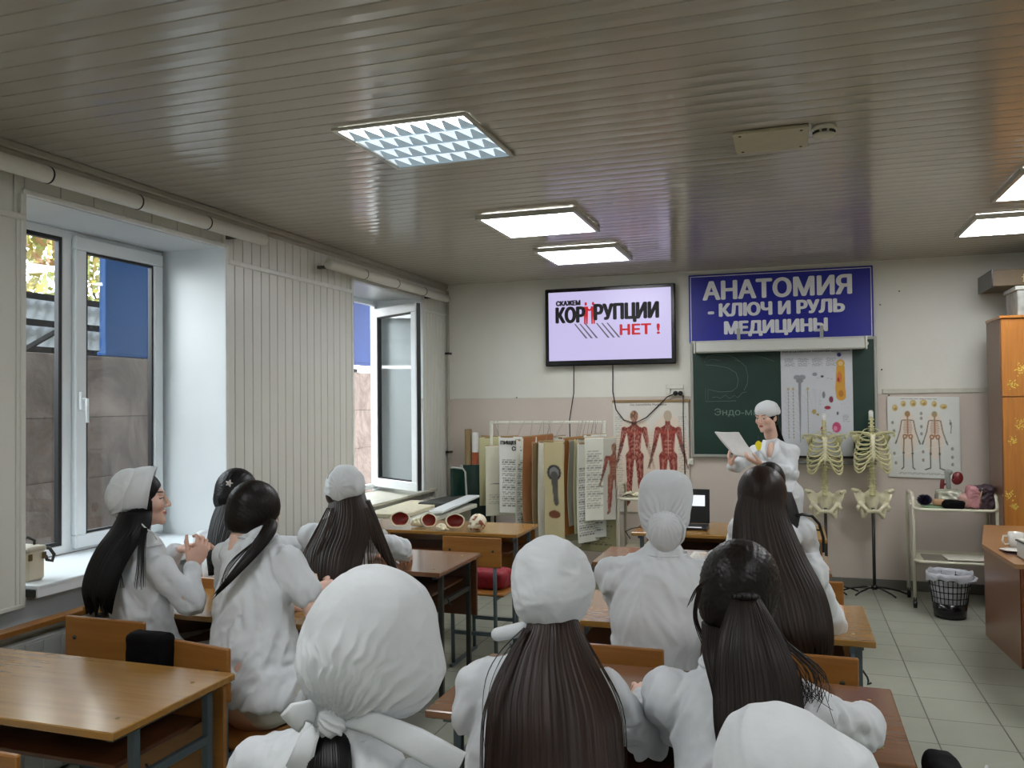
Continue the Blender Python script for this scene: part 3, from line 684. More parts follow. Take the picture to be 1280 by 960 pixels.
b = MB(); b.tube(pts, .004, 6); single('power_cord', b, cb, 'black cord dropping from the socket along the right edge of the muscle chart', 'cord', tuple(pts[1]))
sw = mat('socket_white', 'd8d6cb', .35)
t = thing('wall_socket', 'white double wall socket with two black plugs left of the chalkboard', 'socket', (-.985, YB, 1.69))
b = MB(); b.bb(-1.045, -.93, 7.765, YB, 1.66, 1.72, .006); b.build('socket_box', sw, t)
for x in (-1.0, -.955): b = MB(); b.cyl((x, 7.735, 1.685), (x, 7.766, 1.685), .02, .023, 12); b.build('plug', cb, t)
t = thing('wall_socket', 'small white trunking box above the double socket', 'junction box', (-1.03, YB, 1.74))
b = MB(); b.bb(-1.09, -.93, 7.768, YB, 1.725, 1.765, .004); b.bb(-1.09, -1.05, 7.775, YB, 1.68, 1.725, .003); b.build('box', sw, t)
t = thing('wall_switch', 'small white wall switch at the lower left corner of the chalkboard', 'switch', (-.875, YB, 1.06))
b = MB(); b.bb(-.905, -.845, 7.765, YB, 1.03, 1.09, .006); b.build('plate', sw, t); b = MB(); b.bb(-.89, -.862, 7.758, 7.768, 1.04, 1.08, .003); b.build('rocker', sw, t)
# blue sign
blue = mat('sign_blue', '141c96', .3, var=.04); silver = mat('sign_silver', 'e6e8ec', .4, metal=.0, var=.05); whi = mat('print_white', 'dcdde2', .4)
t = thing('wall_sign', 'large dark blue sign with silver lettering above the chalkboard', 'sign', (-.09, 7.77, 2.45)); sg = t
b = MB(); b.bb(-.868, .682, 7.755, YB, 2.135, 2.757, .004); brd = b.build('board', blue, t)
b = MB(); ring_ = lambda x0, x1, z0, z1, wd, y: (b.bb(x0, x1, y-.001, y, z0, z0+wd), b.bb(x0, x1, y-.001, y, z1-wd, z1), b.bb(x0, x0+wd, y-.001, y, z0, z1), b.bb(x1-wd, x1, y-.001, y, z0, z1))
ring_(-.853, .668, 2.15, 2.742, .006, 7.755); b.build('border_line', whi, t)
for s_, x0, x1, z0, h in (('АНАТОМИЯ', -.735, .505, 2.525, .165), ('- КЛЮЧ И РУЛЬ', -.69, .445, 2.372, .112), ('МЕДИЦИНЫ', -.55, .305, 2.19, .13)):
    attach(tvt(s_, x0, x1, z0, h, silver, .0, 7.7535, fat=.010), t)
# chalkboard
t = thing('chalkboard', 'dark green chalkboard with faint chalk drawing and a grey frame', 'chalkboard', (-.08, 7.76, 1.6)); cbd = t
gr = mat('chalkboard_green', '12332a', .42, var=.18, scale=3, stretch=(1, 1, 2)); fra = mat('board_frame', 'a5a79f', .35, metal=.3)
b = MB(); b.bb(-.84, .68, 7.752, YB, 1.13, 2.13); surf = b.build('surface', gr, t)
b = MB()
for q in ((-.86, .70, 1.105, 1.132), (-.86, .70, 2.125, 2.15), (-.86, -.836, 1.13, 2.13), (.676, .70, 1.13, 2.13)): b.bb(q[0], q[1], 7.742, YB, q[2], q[3], .004)
b.build('frame', fra, t)
b = MB(); b.bb(-.1, .68, 7.69, 7.75, 1.06, 1.085, .006); b.build('chalk_tray', mat('tray_grey', '8d8f8c', .4, metal=.2), t)
b = MB(); b.cyl((.62, 7.74, 2.09), (.62, 7.752, 2.09), .018, n=16); b.build('corner_disc', sw, t)
ch = mat('chalk', '5f786c', .9)
b = MB()
def chalkline(px, r=.0022): b.tube([W(x, y, 7.7505) for x, y in px], r, 4, cap=False)
chalkline([(880, 453), (884, 446), (893, 443), (908, 443), (920, 448), (932, 458), (935, 470), (934, 480), (930, 488)]); chalkline([(882, 456), (895, 457), (910, 460), (920, 466), (923, 475), (921, 484), (915, 489)])
chalkline([(880, 453), (890, 449), (900, 451)]); chalkline([(915, 489), (900, 490), (886, 487)]); chalkline([(882, 485), (882, 502), (920, 501)]); chalkline([(885, 485), (885, 500)], .0015)
chalkline([(890, 497), (896, 496), (900, 498), (907, 494), (912, 498), (918, 494), (922, 497), (928, 491), (933, 490)], .002); chalkline([(940, 444), (955, 447), (968, 452)], .0012); chalkline([(918, 450), (925, 452)], .0015)
b.build('chalk_drawing', ch, surf)
attach(tvt('Эндо-ми', W(893, 516).x, W(948, 516).x, W(893, 521, 7.75).z, .075, mat('chalk_bright', '6f877b', .9), 0, 7.7505), surf, 'chalk_writing')
# roller projection screen in front of the board's top edge
t = thing('projection_screen', 'rolled-up white projection screen casing fixed over the top of the chalkboard', 'projection screen', (-.1, 7.66, 2.13))
b = MB(); b.bb(-.80, .60, 7.60, 7.70, 2.04, 2.14, .012); b.build('casing', mat('screen_casing', 'cdd0c9', .35, var=.02), t)
for x in (-.815, .60): b = MB(); b.bb(x-.0, x+.015, 7.595, 7.705, 2.035, 2.146, .003); b.build('end_cap', sw, t)
for x in (-.43, .26): b = MB(); b.bb(x-.014, x+.014, 7.67, 7.69, 2.13, 2.25, .002); b.bb(x-.04, x+.02, 7.64, 7.69, 2.14, 2.15, .002); b.bb(x-.01, x+.01, 7.68, 7.755, 2.235, 2.25); b.build('hanger', fra, t)
# ------------------------------------------------------------------ printed sheets : painted on a fine grid of the sheet itself
class Art:
    def __init__(s, w_, h_, px=.006, bg='d9d8cf'):
        s.w, s.h = w_, h_; s.nx, s.nz = int(w_/px), int(h_/px)
        s.U, s.Vv = np.meshgrid(np.linspace(0, w_, s.nx), np.linspace(0, h_, s.nz), indexing='ij'); s.C = np.ones((s.nx, s.nz, 3))*np.array(lin(bg)); s.r = np.random.RandomState(5)
    def put(s, m, c, a=1.):
        m = np.clip(m, 0, 1)*a; s.C = s.C*(1-m[..., None])+m[..., None]*np.array(lin(c)); return s
    def sd(s, a, b, r0, r1=None):
        a = np.array(a); b = np.array(b); r1 = r0 if r1 is None else r1; d = b-a; L2 = max(d@d, 1e-9)
        t = np.clip(((s.U-a[0])*d[0]+(s.Vv-a[1])*d[1])/L2, 0, 1); return np.hypot(s.U-a[0]-t*d[0], s.Vv-a[1]-t*d[1])-(r0+(r1-r0)*t)
    def seg(s, a, b, r0, r1=None, c='000000', al=1., soft=.003): return s.put(.5-s.sd(a, b, r0, r1)/soft, c, al)
    def el(s, c0, rx, rz, c, al=1.): return s.put((1-np.hypot((s.U-c0[0])/rx, (s.Vv-c0[1])/rz))*min(rx, rz)/.003+.5, c, al)
    def line(s, pts, r, c, al=1.):
        for a, b in zip(pts[:-1], pts[1:]): s.seg(a, b, r, r, c, al)
        return s
    def textblock(s, x0, x1, z0, z1, c='55554f', pitch=.014, al=.6):
        m = (s.U > x0) & (s.U < x1) & (s.Vv > z0) & (s.Vv < z1); row = np.floor(s.Vv/pitch)
        on = (np.mod(s.Vv, pitch) < pitch*.5) & (np.sin(s.U*310+row*7.3)+np.sin(s.U*131+row*3.1) > -.9) & (s.U < x1-(x1-x0)*.3*np.mod(row*.37, 1))
        return s.put((m & on)*1., c, al)
def sheet(nm, lab, cat, art, org, rz=0., thick=.002, curl=0., group=None, tilt=0.):
    """sheet with lower-left corner org in the XZ plane facing -y, turned by rz about its left edge"""
    nx, nz = art.nx, art.nz; u = art.U; v = art.Vv
    y = curl*np.sin(v/art.h*PI*1.3+u*4)+curl*.5*np.sin(u/art.w*PI*2)
    Pf = np.stack([u, y, v+tilt*u], -1).reshape(-1, 3); Pb = Pf+np.array([0, thick, 0]); V = np.concatenate([Pf, Pb])
    idx = np.arange(nx*nz).reshape(nx, nz); q = np.stack([idx[:-1, :-1], idx[1:, :-1], idx[1:, 1:], idx[:-1, 1:]], -1).reshape(-1, 4); qb = q[:, ::-1]+nx*nz
    br = np.concatenate([idx[:, 0], idx[-1, 1:], idx[::-1, -1][1:], idx[0, ::-1][1:]]); e = np.stack([br[:-1], br[:-1]+nx*nz, br[1:]+nx*nz, br[1:]], 1)
    c_, s_ = math.cos(rz), math.sin(rz); R = np.array([[c_, -s_, 0], [s_, c_, 0], [0, 0, 1]]); V = V@R.T
    col = art.C.reshape(-1, 3); cb_ = np.ones_like(col)*np.array(lin('cfc9b4'))
    o = npmesh(nm, V, np.concatenate([q, qb, e]), mat('printed_paper', 'ffffff', .45, attr=True, var=.03), None, np.concatenate([col, cb_]), local=True)
    o.location = org; return tag(o, lab, cat, group)
def muscle_man(A, cx, z0, h, back=False):
    s = h/1.75; c1, c2, c3 = '8e2f26', 'a8483a', 'c98f80'
    P = lambda x, z: (cx+x*s, z0+z*s)
    halo = 'e8c0a0'
    def L(a, b, r0, r1, c, al=1): A.seg(P(*a), P(*b), r0*s, r1*s, c, al)
    for sgn in (-1, 1):
        L((sgn*.085, .92), (sgn*.10, .50), .082, .052, c1); L((sgn*.10, .46), (sgn*.115, .32), .05, .056, c1); L((sgn*.115, .32), (sgn*.12, .08), .056, .028, c1); L((sgn*.13, .07), (sgn*.16, .02), .035, .03, '7a4034')
        L((sgn*.185, 1.41), (sgn*.245, 1.12), .052, .036, c1); L((sgn*.245, 1.12), (sgn*.31, .88), .038, .022, '6e3a30'); L((sgn*.31, .86), (sgn*.36, .72), .03, .012, '7e5e50')
        for k in range(3): L((sgn*.34, .8), (sgn*(.33+k*.025), .69), .008, .005, '7e5e50')
        L((sgn*.09, .88), (sgn*.11, .52), .02, .012, c3, .6); L((sgn*.13, .42), (sgn*.13, .18), .014, .006, c3, .6); L((sgn*.21, 1.38), (sgn*.26, 1.18), .014, .01, c3, .5)
    L((-.09, 1.39), (.09, 1.39), .07, .07, c1); L((0, 1.32), (0, 1.02), .135, .105, c1); L((-.05, .95), (.05, .95), .09, .09, c1); L((-.1, 1.42), (0, 1.5), .03, .03, c1); L((.1, 1.42), (0, 1.5), .03, .03, c1)
    L((0, 1.45), (0, 1.56), .05, .045, '8b4a3c'); A.el(P(0, 1.66), .075*s, .1*s, '8f6a50' if not back else 'b9a992')
    zz = (A.C[..., 0] > A.C[..., 2]*1.9)*1.; nn = fnoise(np.stack([A.U.ravel()*1.6, A.Vv.ravel(), 0*A.U.ravel()], 1), 3, 130).reshape(A.U.shape)*zz
    A.put(np.clip(nn, 0, 1), 'c9a08a', .45); A.put(np.clip(-nn, 0, 1), '4e1a16', .5)
    for sgn in (-1, 1):
        L((sgn*.03, 1.35), (sgn*.13, 1.37), .03, .02, c2, .8)
        for k in range(4): L((sgn*.02, 1.2-k*.07), (sgn*.05, 1.2-k*.07), .016, .016, c3, .55)
        L((sgn*.12, 1.25), (sgn*.1, 1.0), .012, .01, c3, .5)
    L((0, 1.4), (0, .95), .006, .006, 'd8b8a0', .8)
A = Art(.70, 1.03, .0055, 'd8d5cb')
for cx in (.2, .51):
    A.el((cx, .45), .2, .46, 'e2cdb8', .6)
    muscle_man(A, cx, .06, .88, cx > .4)
for k in range(30):
    z = .1+k*.028; A.seg((.02, z), (.07, z), .0012, None, '777777', .5); A.seg((.33, z), (.38, z), .0012, None, '777777', .5); A.seg((.62, z), (.68, z), .0012, None, '777777', .5)
A.textblock(.02, .1, .1, .9, pitch=.02, al=.3); A.textblock(.6, .68, .1, .9, pitch=.02, al=.3)
o = sheet('wall_chart', 'muscle anatomy wall chart with two red figures between poster rack and chalkboard', 'wall chart', A, (-1.585, 7.772, .585), curl=.003)
b = MB(); b.bb(-1.59, -.87, 7.762, 7.784, 1.603, 1.628, .004); b.build('top_batten', wood('batten', '8a7048', '9b8058', .5), o, local=False)
attach(tvt('Die menschliche Muskulatur', -1.42, -1.08, 1.575, .018, kb, .02, 7.765), o, 'title')
# skeleton chart
A = Art(.55, .68, .0045, 'd6d8d2'); bn, bd, bo = 'c8b070', '8a7a5a', 'a87850'
for (x, z, rx, rz_) in ((.06, .585, .022, .028), (.125, .62, .02, .026), (.2, .625, .024, .03), (.28, .63, .028, .028), (.36, .62, .02, .026), (.43, .6, .028, .022)):
    A.el((x, z), rx, rz_, bn); A.el((x+.004, z-.008), rx*.5, rz_*.4, '8c7434', .7); A.el((x-.006, z+.008), rx*.4, rz_*.3, 'd8c890', .8)
for (cx, bk_) in ((.155, 0), (.36, 1)):
    A.el((cx, .36), .07, .2, 'e6cdb4', .5); A.el((cx, .535), .021, .026, 'a08058' if not bk_ else 'a5946a'); A.line([(cx, .51), (cx, .35)], .005, bo)
    for k in range(8):
        z = .475-k*.013; wd = .034-.001*abs(k-4)*2; A.line([(cx-wd, z-.006), (cx, z), (cx+wd, z-.006)], .0022, 'a06a4c')
    for s_ in (-1, 1):
        A.line([(cx+s_*.008, .485), (cx+s_*.045, .48)], .004, '6a6a58'); A.line([(cx+s_*.046, .475), (cx+s_*.06, .39), (cx+s_*.085, .31)], .004, '64685a'); A.line([(cx+s_*.085, .31), (cx+s_*.094, .285)], .006, '6a6a58')
        A.el((cx+s_*.022, .345), .018, .022, 'a06c48'); A.el((cx+s_*.022, .345), .008, .01, 'd8c8b0')
        A.line([(cx+s_*.03, .325), (cx+s_*.034, .2), (cx+s_*.036, .085)], .0045, '5e6258'); A.el((cx+s_*.034, .205), .008, .014, '55584e'); A.line([(cx+s_*.036, .085), (cx+s_*(.05 if not bk_ else .075), .07)], .005, '5a5e54')
for (x, z) in ((.04, .46), (.05, .39), (.26, .54), (.26, .5), (.26, .43), (.26, .37), (.27, .22), (.27, .15), (.05, .2), (.06, .12), (.48, .46), (.49, .25), (.49, .18), (.49, .12)): A.el((x, z), .01, .014, '66665c', .8); A.el((x+.003, z), .004, .007, 'b8a888', .8)
A.line([(.475, .49), (.485, .44), (.48, .38)], .003, '6a6a5e'); A.line([(.03, .17), (.5, .30)], .001, 'ffffff', .6); A.textblock(.1, .42, .655, .67, '44504c', .01, .8); A.textblock(.08, .45, .03, .045, '666666', .01, .7)
o = sheet('wall_chart', 'skeleton anatomy chart with six skulls on top, hung above the right trolley', 'wall chart', A, (.775, 7.772, .955), curl=.004, tilt=-.02)
# vegetative nervous system chart on the chalkboard
A = Art(.585, .93, .0048, 'c9ccd2')
for k in range(4): A.textblock(.03+k*.115, .12+k*.115, .78, .86, '4c5058', .011, .6)
A.el((.135, .685), .03, .022, '8f9096'); A.el((.175, .685), .03, .022, '8f9096'); A.el((.155, .655), .03, .02, '84868c'); A.seg((.155, .65), (.155, .12), .012, .003, '84868c')
for x in (.06, .1, .22):
    A.seg((x, .58), (x, .15), .0015, None, '777760')
    for k in range(16): A.el((x, .58-k*.028), .004, .005, '80764c' if k else 'a58a4a')
    A.el((x, .585), .011, .012, 'b59a5a', .8)
for k in range(26): A.line([(.03, .56-k*.016), (.15, .575-k*.016)], .0007, '555555', .4); A.line([(.17, .57-k*.016), (.33, .58-k*.014)], .0007, '555555', .35)
r_ = np.random.RandomState(4)
for (x, z, rx, rz_, c) in ((.28, .71, .02, .016, '8a8c94'), (.34, .69, .013, .01, '3f4248'), (.35, .53, .012, .03, '7a7c84'), (.41, .49, .017, .028, '7a3048'), (.38, .42, .026, .016, '9a1838'), (.27, .385, .018, .022, 'b09a58'), (.3, .36, .01, .01, 'a08a4a'), (.345, .31, .018, .03, 'b03050'), (.45, .25, .035, .045, 'c84a78'), (.34, .23, .02, .03, 'b84060'), (.44, .24, .015, .02, 'e090b0'), (.46, .37, .007, .015, '222222')): A.el((x, z), rx, rz_, c)
for k in range(18): x, z = .28+r_.rand()*.22, .15+r_.rand()*.55; A.seg((x, z), (x+.03, z+.004), .0008, None, '444444', .7)
A.el((.49, .80), .034, .034, 'c99838'); A.seg((.49, .76), (.485, .6), .035, .038, 'cf9a30'); A.seg((.485, .6), (.49, .52), .04, .04, 'd09a38'); A.el((.49, .8), .02, .02, 'd8b878'); A.el((.48, .68), .02, .05, 'c86a38', .8); A.el((.49, .54), .02, .03, 'b87828'); A.el((.47, .66), .01, .02, 'b02838'); A.textblock(.5, .56, .3, .36, '555555', .01, .5)
o = sheet('wall_chart', 'autonomic nervous system chart hung on the right half of the chalkboard', 'wall chart', A, (-.08, 7.742, 1.125), curl=.001)
b = MB(); b.bb(-.08, .51, 7.735, 7.746, 1.108, 1.128, .002); b.build('bottom_batten', kb, o)
attach(tvt('Вегетативная нервная система', -.065, .485, 2.02, .03, kb, .03, 7.738), o, 'title')
b = MB(); b.sph((.40, 7.735, 2.0), (.018, .008, .018), 12); b.build('blue_magnet', mat('magnet_blue', '1a1f6a', .4), o)
# ------------------------------------------------------------------ rack of hanging posters
rk = mat('rack_white', 'd6d4c8', .35)
t = thing('poster_rack', 'white tube rack full of hanging anatomy posters against the back wall', 'rack', (-2.06, 7.2, 0))
b = MB(); b.bb(-2.60, -1.53, 7.19, 7.215, 1.425, 1.448, .004); b.build('top_bar', rk, t)
for x in (-2.59, -1.545): b = MB(); b.bb(x-.0125, x+.0125, 7.19, 7.215, .03, 1.43, .003); b.build('post', rk, t)
for x in (-2.59, -1.545): b = MB(); b.bb(x-.0125, x+.0125, 6.95, 7.45, 0, .03, .003); b.build('foot', rk, t)
b = MB(); b.cyl((-2.58, 7.2025, .12), (-1.55, 7.2025, .12), .01, n=8); b.build('bottom_bar', rk, t)
def post_art(kind, w_, h_, bg, seed):
    A = Art(w_, h_, .0075, bg); r = np.random.RandomState(seed)
    if kind == 'text': A.textblock(.03, w_-.03, .06, h_-.2, '3c3c3a', .02, .75)
    if kind == 'brain': A.el((w_*.5, h_*.72), w_*.36, w_*.4, '2a2a2c'); A.el((w_*.5, h_*.72), w_*.25, w_*.28, '77777a'); A.seg((w_*.5, h_*.7), (w_*.6, h_*.45), .03, .02, '4a4844'); A.el((w_*.5, h_*.35), w_*.3, w_*.2, '6a3a20'); A.el((w_*.5, h_*.1), w_*.28, w_*.28, '2c2c20'); A.el((w_*.5, h_*.1), w_*.22, w_*.22, '9a9440')
    if kind == 'organ':
        for k in range(5): A.el((w_*(.3+.4*r.rand()), h_*(.2+.6*r.rand())), w_*.15, w_*.18, ['8a3a30', 'a87050', '9a8a58', '6a4a48', 'b06a60'][k], .7)
    if kind == 'figure': muscle_man(A, w_*.93, .05, h_*.85); A.put(np.ones_like(A.U)*(A.U > w_*.6), '5a4030', .35); A.textblock(.02, w_*.6, .1, h_*.85, '444444', .02, .6)
    if kind == 'draw':
        for k in range(5): a = r.rand(4, 2)*[w_*.5, h_*.25]+[w_*.3, h_*.55]; A.line([tuple(q) for q in a], .003, '6a3a44', .8)
        A.seg((.04, h_*.45), (w_*.6, h_*.47), .003, None, '55555a'); A.textblock(.03, w_-.05, .1, .2, '666666', .02, .5)
    A.put(fnoise(np.stack([A.U.ravel(), A.Vv.ravel(), 0*A.U.ravel()], 1), seed, 9).reshape(A.U.shape)*.5, 'a59a72', .35)
    return A
PS = [  # x left edge, y, rz, width, top z, height, kind, bg, label
 (-2.73, 7.30, .15, .34, 1.31, .70, 'organ', 'c9c6ac', 'leftmost old yellowed poster on the rack, behind the others'),
 (-2.70, 7.17, .3, .36, 1.30, .62, 'none', 'b9b68c', 'olive-yellow blank-backed poster near the left end of the rack'),
 (-2.585, 7.02, .25, .36, 1.23, .62, 'draw', 'd3d1bd', 'pale poster with a small line drawing, second layer from the left'),
 (-2.44, 6.97, .12, .34, 1.32, .67, 'text', 'dadad4', 'white poster of dense printed text with a black Cyrillic heading'),
 (-2.22, 7.00, .9, .42, 1.31, .92, 'draw', 'd0d4cc', 'greenish white poster hanging edge-on right of the text poster'),
 (-2.19, 6.88, 1.05, .36, 1.32, .74, 'organ', '96643e', 'brown poster hanging nearly edge-on in the middle left of the rack'),
 (-2.14, 7.1, 1.1, .4, 1.30, .95, 'text', 'cfcdbf', 'grey-white poster hanging edge-on behind the brown one'),
 (-2.06, 6.90, .95, .16, 1.28, .95, 'none', 'e2dfcf', 'narrow cream poster edge left of the brain poster'),
 (-1.99, 6.84, .10, .17, 1.29, .95, 'brain', 'b5aa82', 'tan poster with a dark brain drawing in the middle of the rack'),
 (-1.82, 6.86, 1.1, .35, 1.31, .82, 'none', '94602e', 'orange-brown poster edge right of the brain poster'),
 (-1.83, 6.90, 1.0, .36, 1.31, .88, 'organ', 'a8a288', 'grey-tan poster with dark patches right of the orange-brown edge'),
 (-1.75, 6.92, 1.15, .36, 1.30, .80, 'none', 'd4d2a8', 'pale yellow poster hanging edge-on, right of centre'),
 (-1.72, 6.90, 1.1, .36, 1.31, .76, 'organ', 'c4c4b8', 'grey poster hanging edge-on, fourth from the right end of the rack'),
 (-1.69, 7.02, .5, .2, 1.33, .88, 'text', 'c2c6bf', 'grey-green poster showing a thin strip near the right end of the rack'),
 (-1.66, 6.93, .42, .27, 1.31, .70, 'figure', 'd2d2c6', 'poster of text with a dark standing figure at the right end of the rack'),
 (-2.27, 6.93, 1.2, .4, 1.29, .88, 'text', 'dcdcd6', 'bright white poster edge between the text poster and the brown poster'),
 (-2.10, 6.86, 1.2, .38, 1.27, .70, 'none', '7c6a4a', 'dark tan poster edge left of the narrow cream strip'),
 (-1.83, 6.88, 1.22, .36, 1.27, .92, 'none', 'dedccb', 'cream poster edge touching the tan brain poster'),
 (-1.78, 6.86, 1.2, .4, 1.29, .72, 'organ', '8f8d80', 'dark grey poster edge right of centre on the rack'),
 (-1.70, 6.84, 1.18, .36, 1.27, .84, 'text', 'd9dad2', 'white poster edge just left of the figure poster'),
 (-1.80, 7.12, .05, .36, .95, .62, 'text', '8f8a66', 'low hanging olive printed poster behind the right end of the rack')]
hk = mat('hook_wire', '8a887c', .35, metal=.7)
for i, (x, y, rz, w_, zt, h_, kind, bg, lab) in enumerate(PS):
    A = post_art(kind, w_, h_, bg, i); o = sheet('hanging_poster', lab, 'poster', A, (x, y, zt-h_), rz, curl=(.006, .012, .016, .009)[i % 4], group='anatomy posters on the rack', tilt=(-.04, .03, .02, -.02)[i % 4])
    mx_, my_ = w_*.5*math.cos(rz), w_*.5*math.sin(rz); zt_ = h_+(-.04, .03, .02, -.02)[i % 4]*w_*.5
    b = MB(); b.bb(-.0, w_, -.006, .008, h_-.012, h_+.006, .003); R = Matrix.Rotation(rz, 3, 'Z'); b.v = [tuple(R @ Vector((v[0], v[1], v[2]+(-.04, .03, .02, -.02)[i % 4]*v[0]))) for v in b.v]; b.build('batten', wood('batten', '8a7048', '9b8058', .5), o, local=True)
    tx = max(-2.57, min(-1.56, x+mx_))-x; ty = 7.2-y; tz = 1.449-(zt-h_)
    b = MB(); b.tube([(mx_, my_, zt_), (mx_*.5+tx*.5, my_*.5+ty*.5, (zt_+tz)/2+.01), (tx, ty-.012, tz-.004), (tx, ty, tz+.003), (tx, ty+.018, tz-.012)], .002, 5); b.build('hook', hk, o, local=True)
    if kind == 'text' and i == 3:
        for s_, x0, x1, z0 in (('ПИЩЕВАР', .02, .225, h_-.075), ('СИС', .12, .215, h_-.125)):
            q = tvt(s_, x0, x1, z0, .036, kb, .0, -.010, fat=.0025); q.data.transform(Matrix.Rotation(rz, 4, 'Z')); q.parent = o; q.name = 'heading'
# rolled posters and folded green board in the corner
b = MB(); b.lathe((-2.98, 7.62, .0), [(.032, .02), (.034, .02), (.034, 1.36), (.028, 1.36), (.028, 1.3), (0, 1.3)], 16); single('rolled_poster', b, mat('kraft', '8a7450', .7), 'brown rolled poster standing in the far left corner', 'rolled poster', (-2.98, 7.62, 0))
t = thing('rolled_poster', 'white and orange rolled poster standing right of the brown roll', 'rolled poster', (-2.90, 7.60, 0))
b = MB(); b.lathe((-2.90, 7.60, 0), [(.03, .02), (.032, .02), (.032, 1.33), (.026, 1.33), (.026, 1.28), (0, 1.28)], 16); b.build('roll', mat('roll_white', 'd0cfca', .5), t)
b = MB(); b.lathe((-2.90, 7.60, 0), [(.0325, .6), (.0328, .6), (.0328, 1.14), (.0325, 1.14)], 16); b.build('printed_band', mat('roll_orange', '9a4a20', .5, var=.5, scale=30), t)
gd = mat('easel_green', '0f2e28', .35)
t = thing('folding_board', 'small dark green folding chalkboard leaning in the far left corner', 'chalkboard', (-2.78, 7.0, 0))
def leanbox(b, c, d, rz, rx): b.box(c, d, rz=rz, rx=rx)
b = MB(); b.box((-2.72, 7.22, .62), (.30, .03, .86), rz=.35); b.build('panel', gd, t)
b = MB(); b.box((-2.87, 7.16, .6), (.03, .035, .9), rz=.35, bev=.004); b.build('edge_post', fra, t)
b = MB(); b.box((-2.87, 7.05, .60), (.03, .17, .86), rz=-.2); b.build('second_panel', gd, t)
b = MB(); b.tube([(-2.88, 6.97, 1.04), (-2.79, 6.99, 1.03), (-2.77, 7.0, 1.0), (-2.74, 7.02, .2)], .009, 8); b.build('stay', fra, t)
b = MB(); b.box((-2.80, 7.14, .1), (.34, .3, .2), rz=.2, bev=.005); b.build('base', st_d, t)
# ------------------------------------------------------------------ trolleys
tw = mat('trolley_cream', 'cbc7b2', .35, var=.04)
def trolley(lab, x0, x1, y0, y1, zt, zl, loc):
    t = thing('medical_trolley', lab, 'trolley', loc)
    for (x, nm) in ((x0, 'side_frame'), (x1, 'side_frame')):
        b = MB(); b.tube([(x, y0, .07), (x, y0, zt+.05), (x, y0+.03, zt+.085), (x, y0+.07, zt+.1), (x, y1-.07, zt+.1), (x, y1-.03, zt+.085), (x, y1, zt+.05), (x, y1, .07)], .013, 10); b.build(nm, tw, t)
    for z, nm in ((zt, 'top_tray'), (zl, 'lower_tray')):
        b = MB(); b.bb(x0+.02, x1-.02, y0-.0, y1, z-.012, z-.008); o = b.build(nm, tw, t)
        b = MB(); b.tube([(x0+.0, y0-.01, z), (x0+.04, y0-.03, z-.012), (x1-.04, y0-.03, z-.012), (x1, y0-.01, z)], .012, 8); b.build('rim', tw, o); b = MB(); b.bb(x0, x1, y1-.004, y1+.004, z-.012, z+.012); b.build('rim', tw, o)
    for x in (x0, x1):
        for y in (y0, y1):
            c = MB(); c.bb(x-.012, x+.012, y-.012, y+.012, .05, .085, .002); o = c.build('caster', st_d, t); c = MB(); c.cyl((x-.012, y, .03), (x+.012, y, .03), .03, n=16); c.build('wheel', blk, o)
    return t
trolley('cream metal trolley under the skeleton chart holding bags and organ models', .885, 1.46, 7.16, 7.52, .775, .375, (1.17, 7.34, 0))
trolley('cream metal trolley with bones beneath the muscle chart', -1.415, -.86, 7.1, 7.45, .80, .36, (-1.14, 7.28, 0))
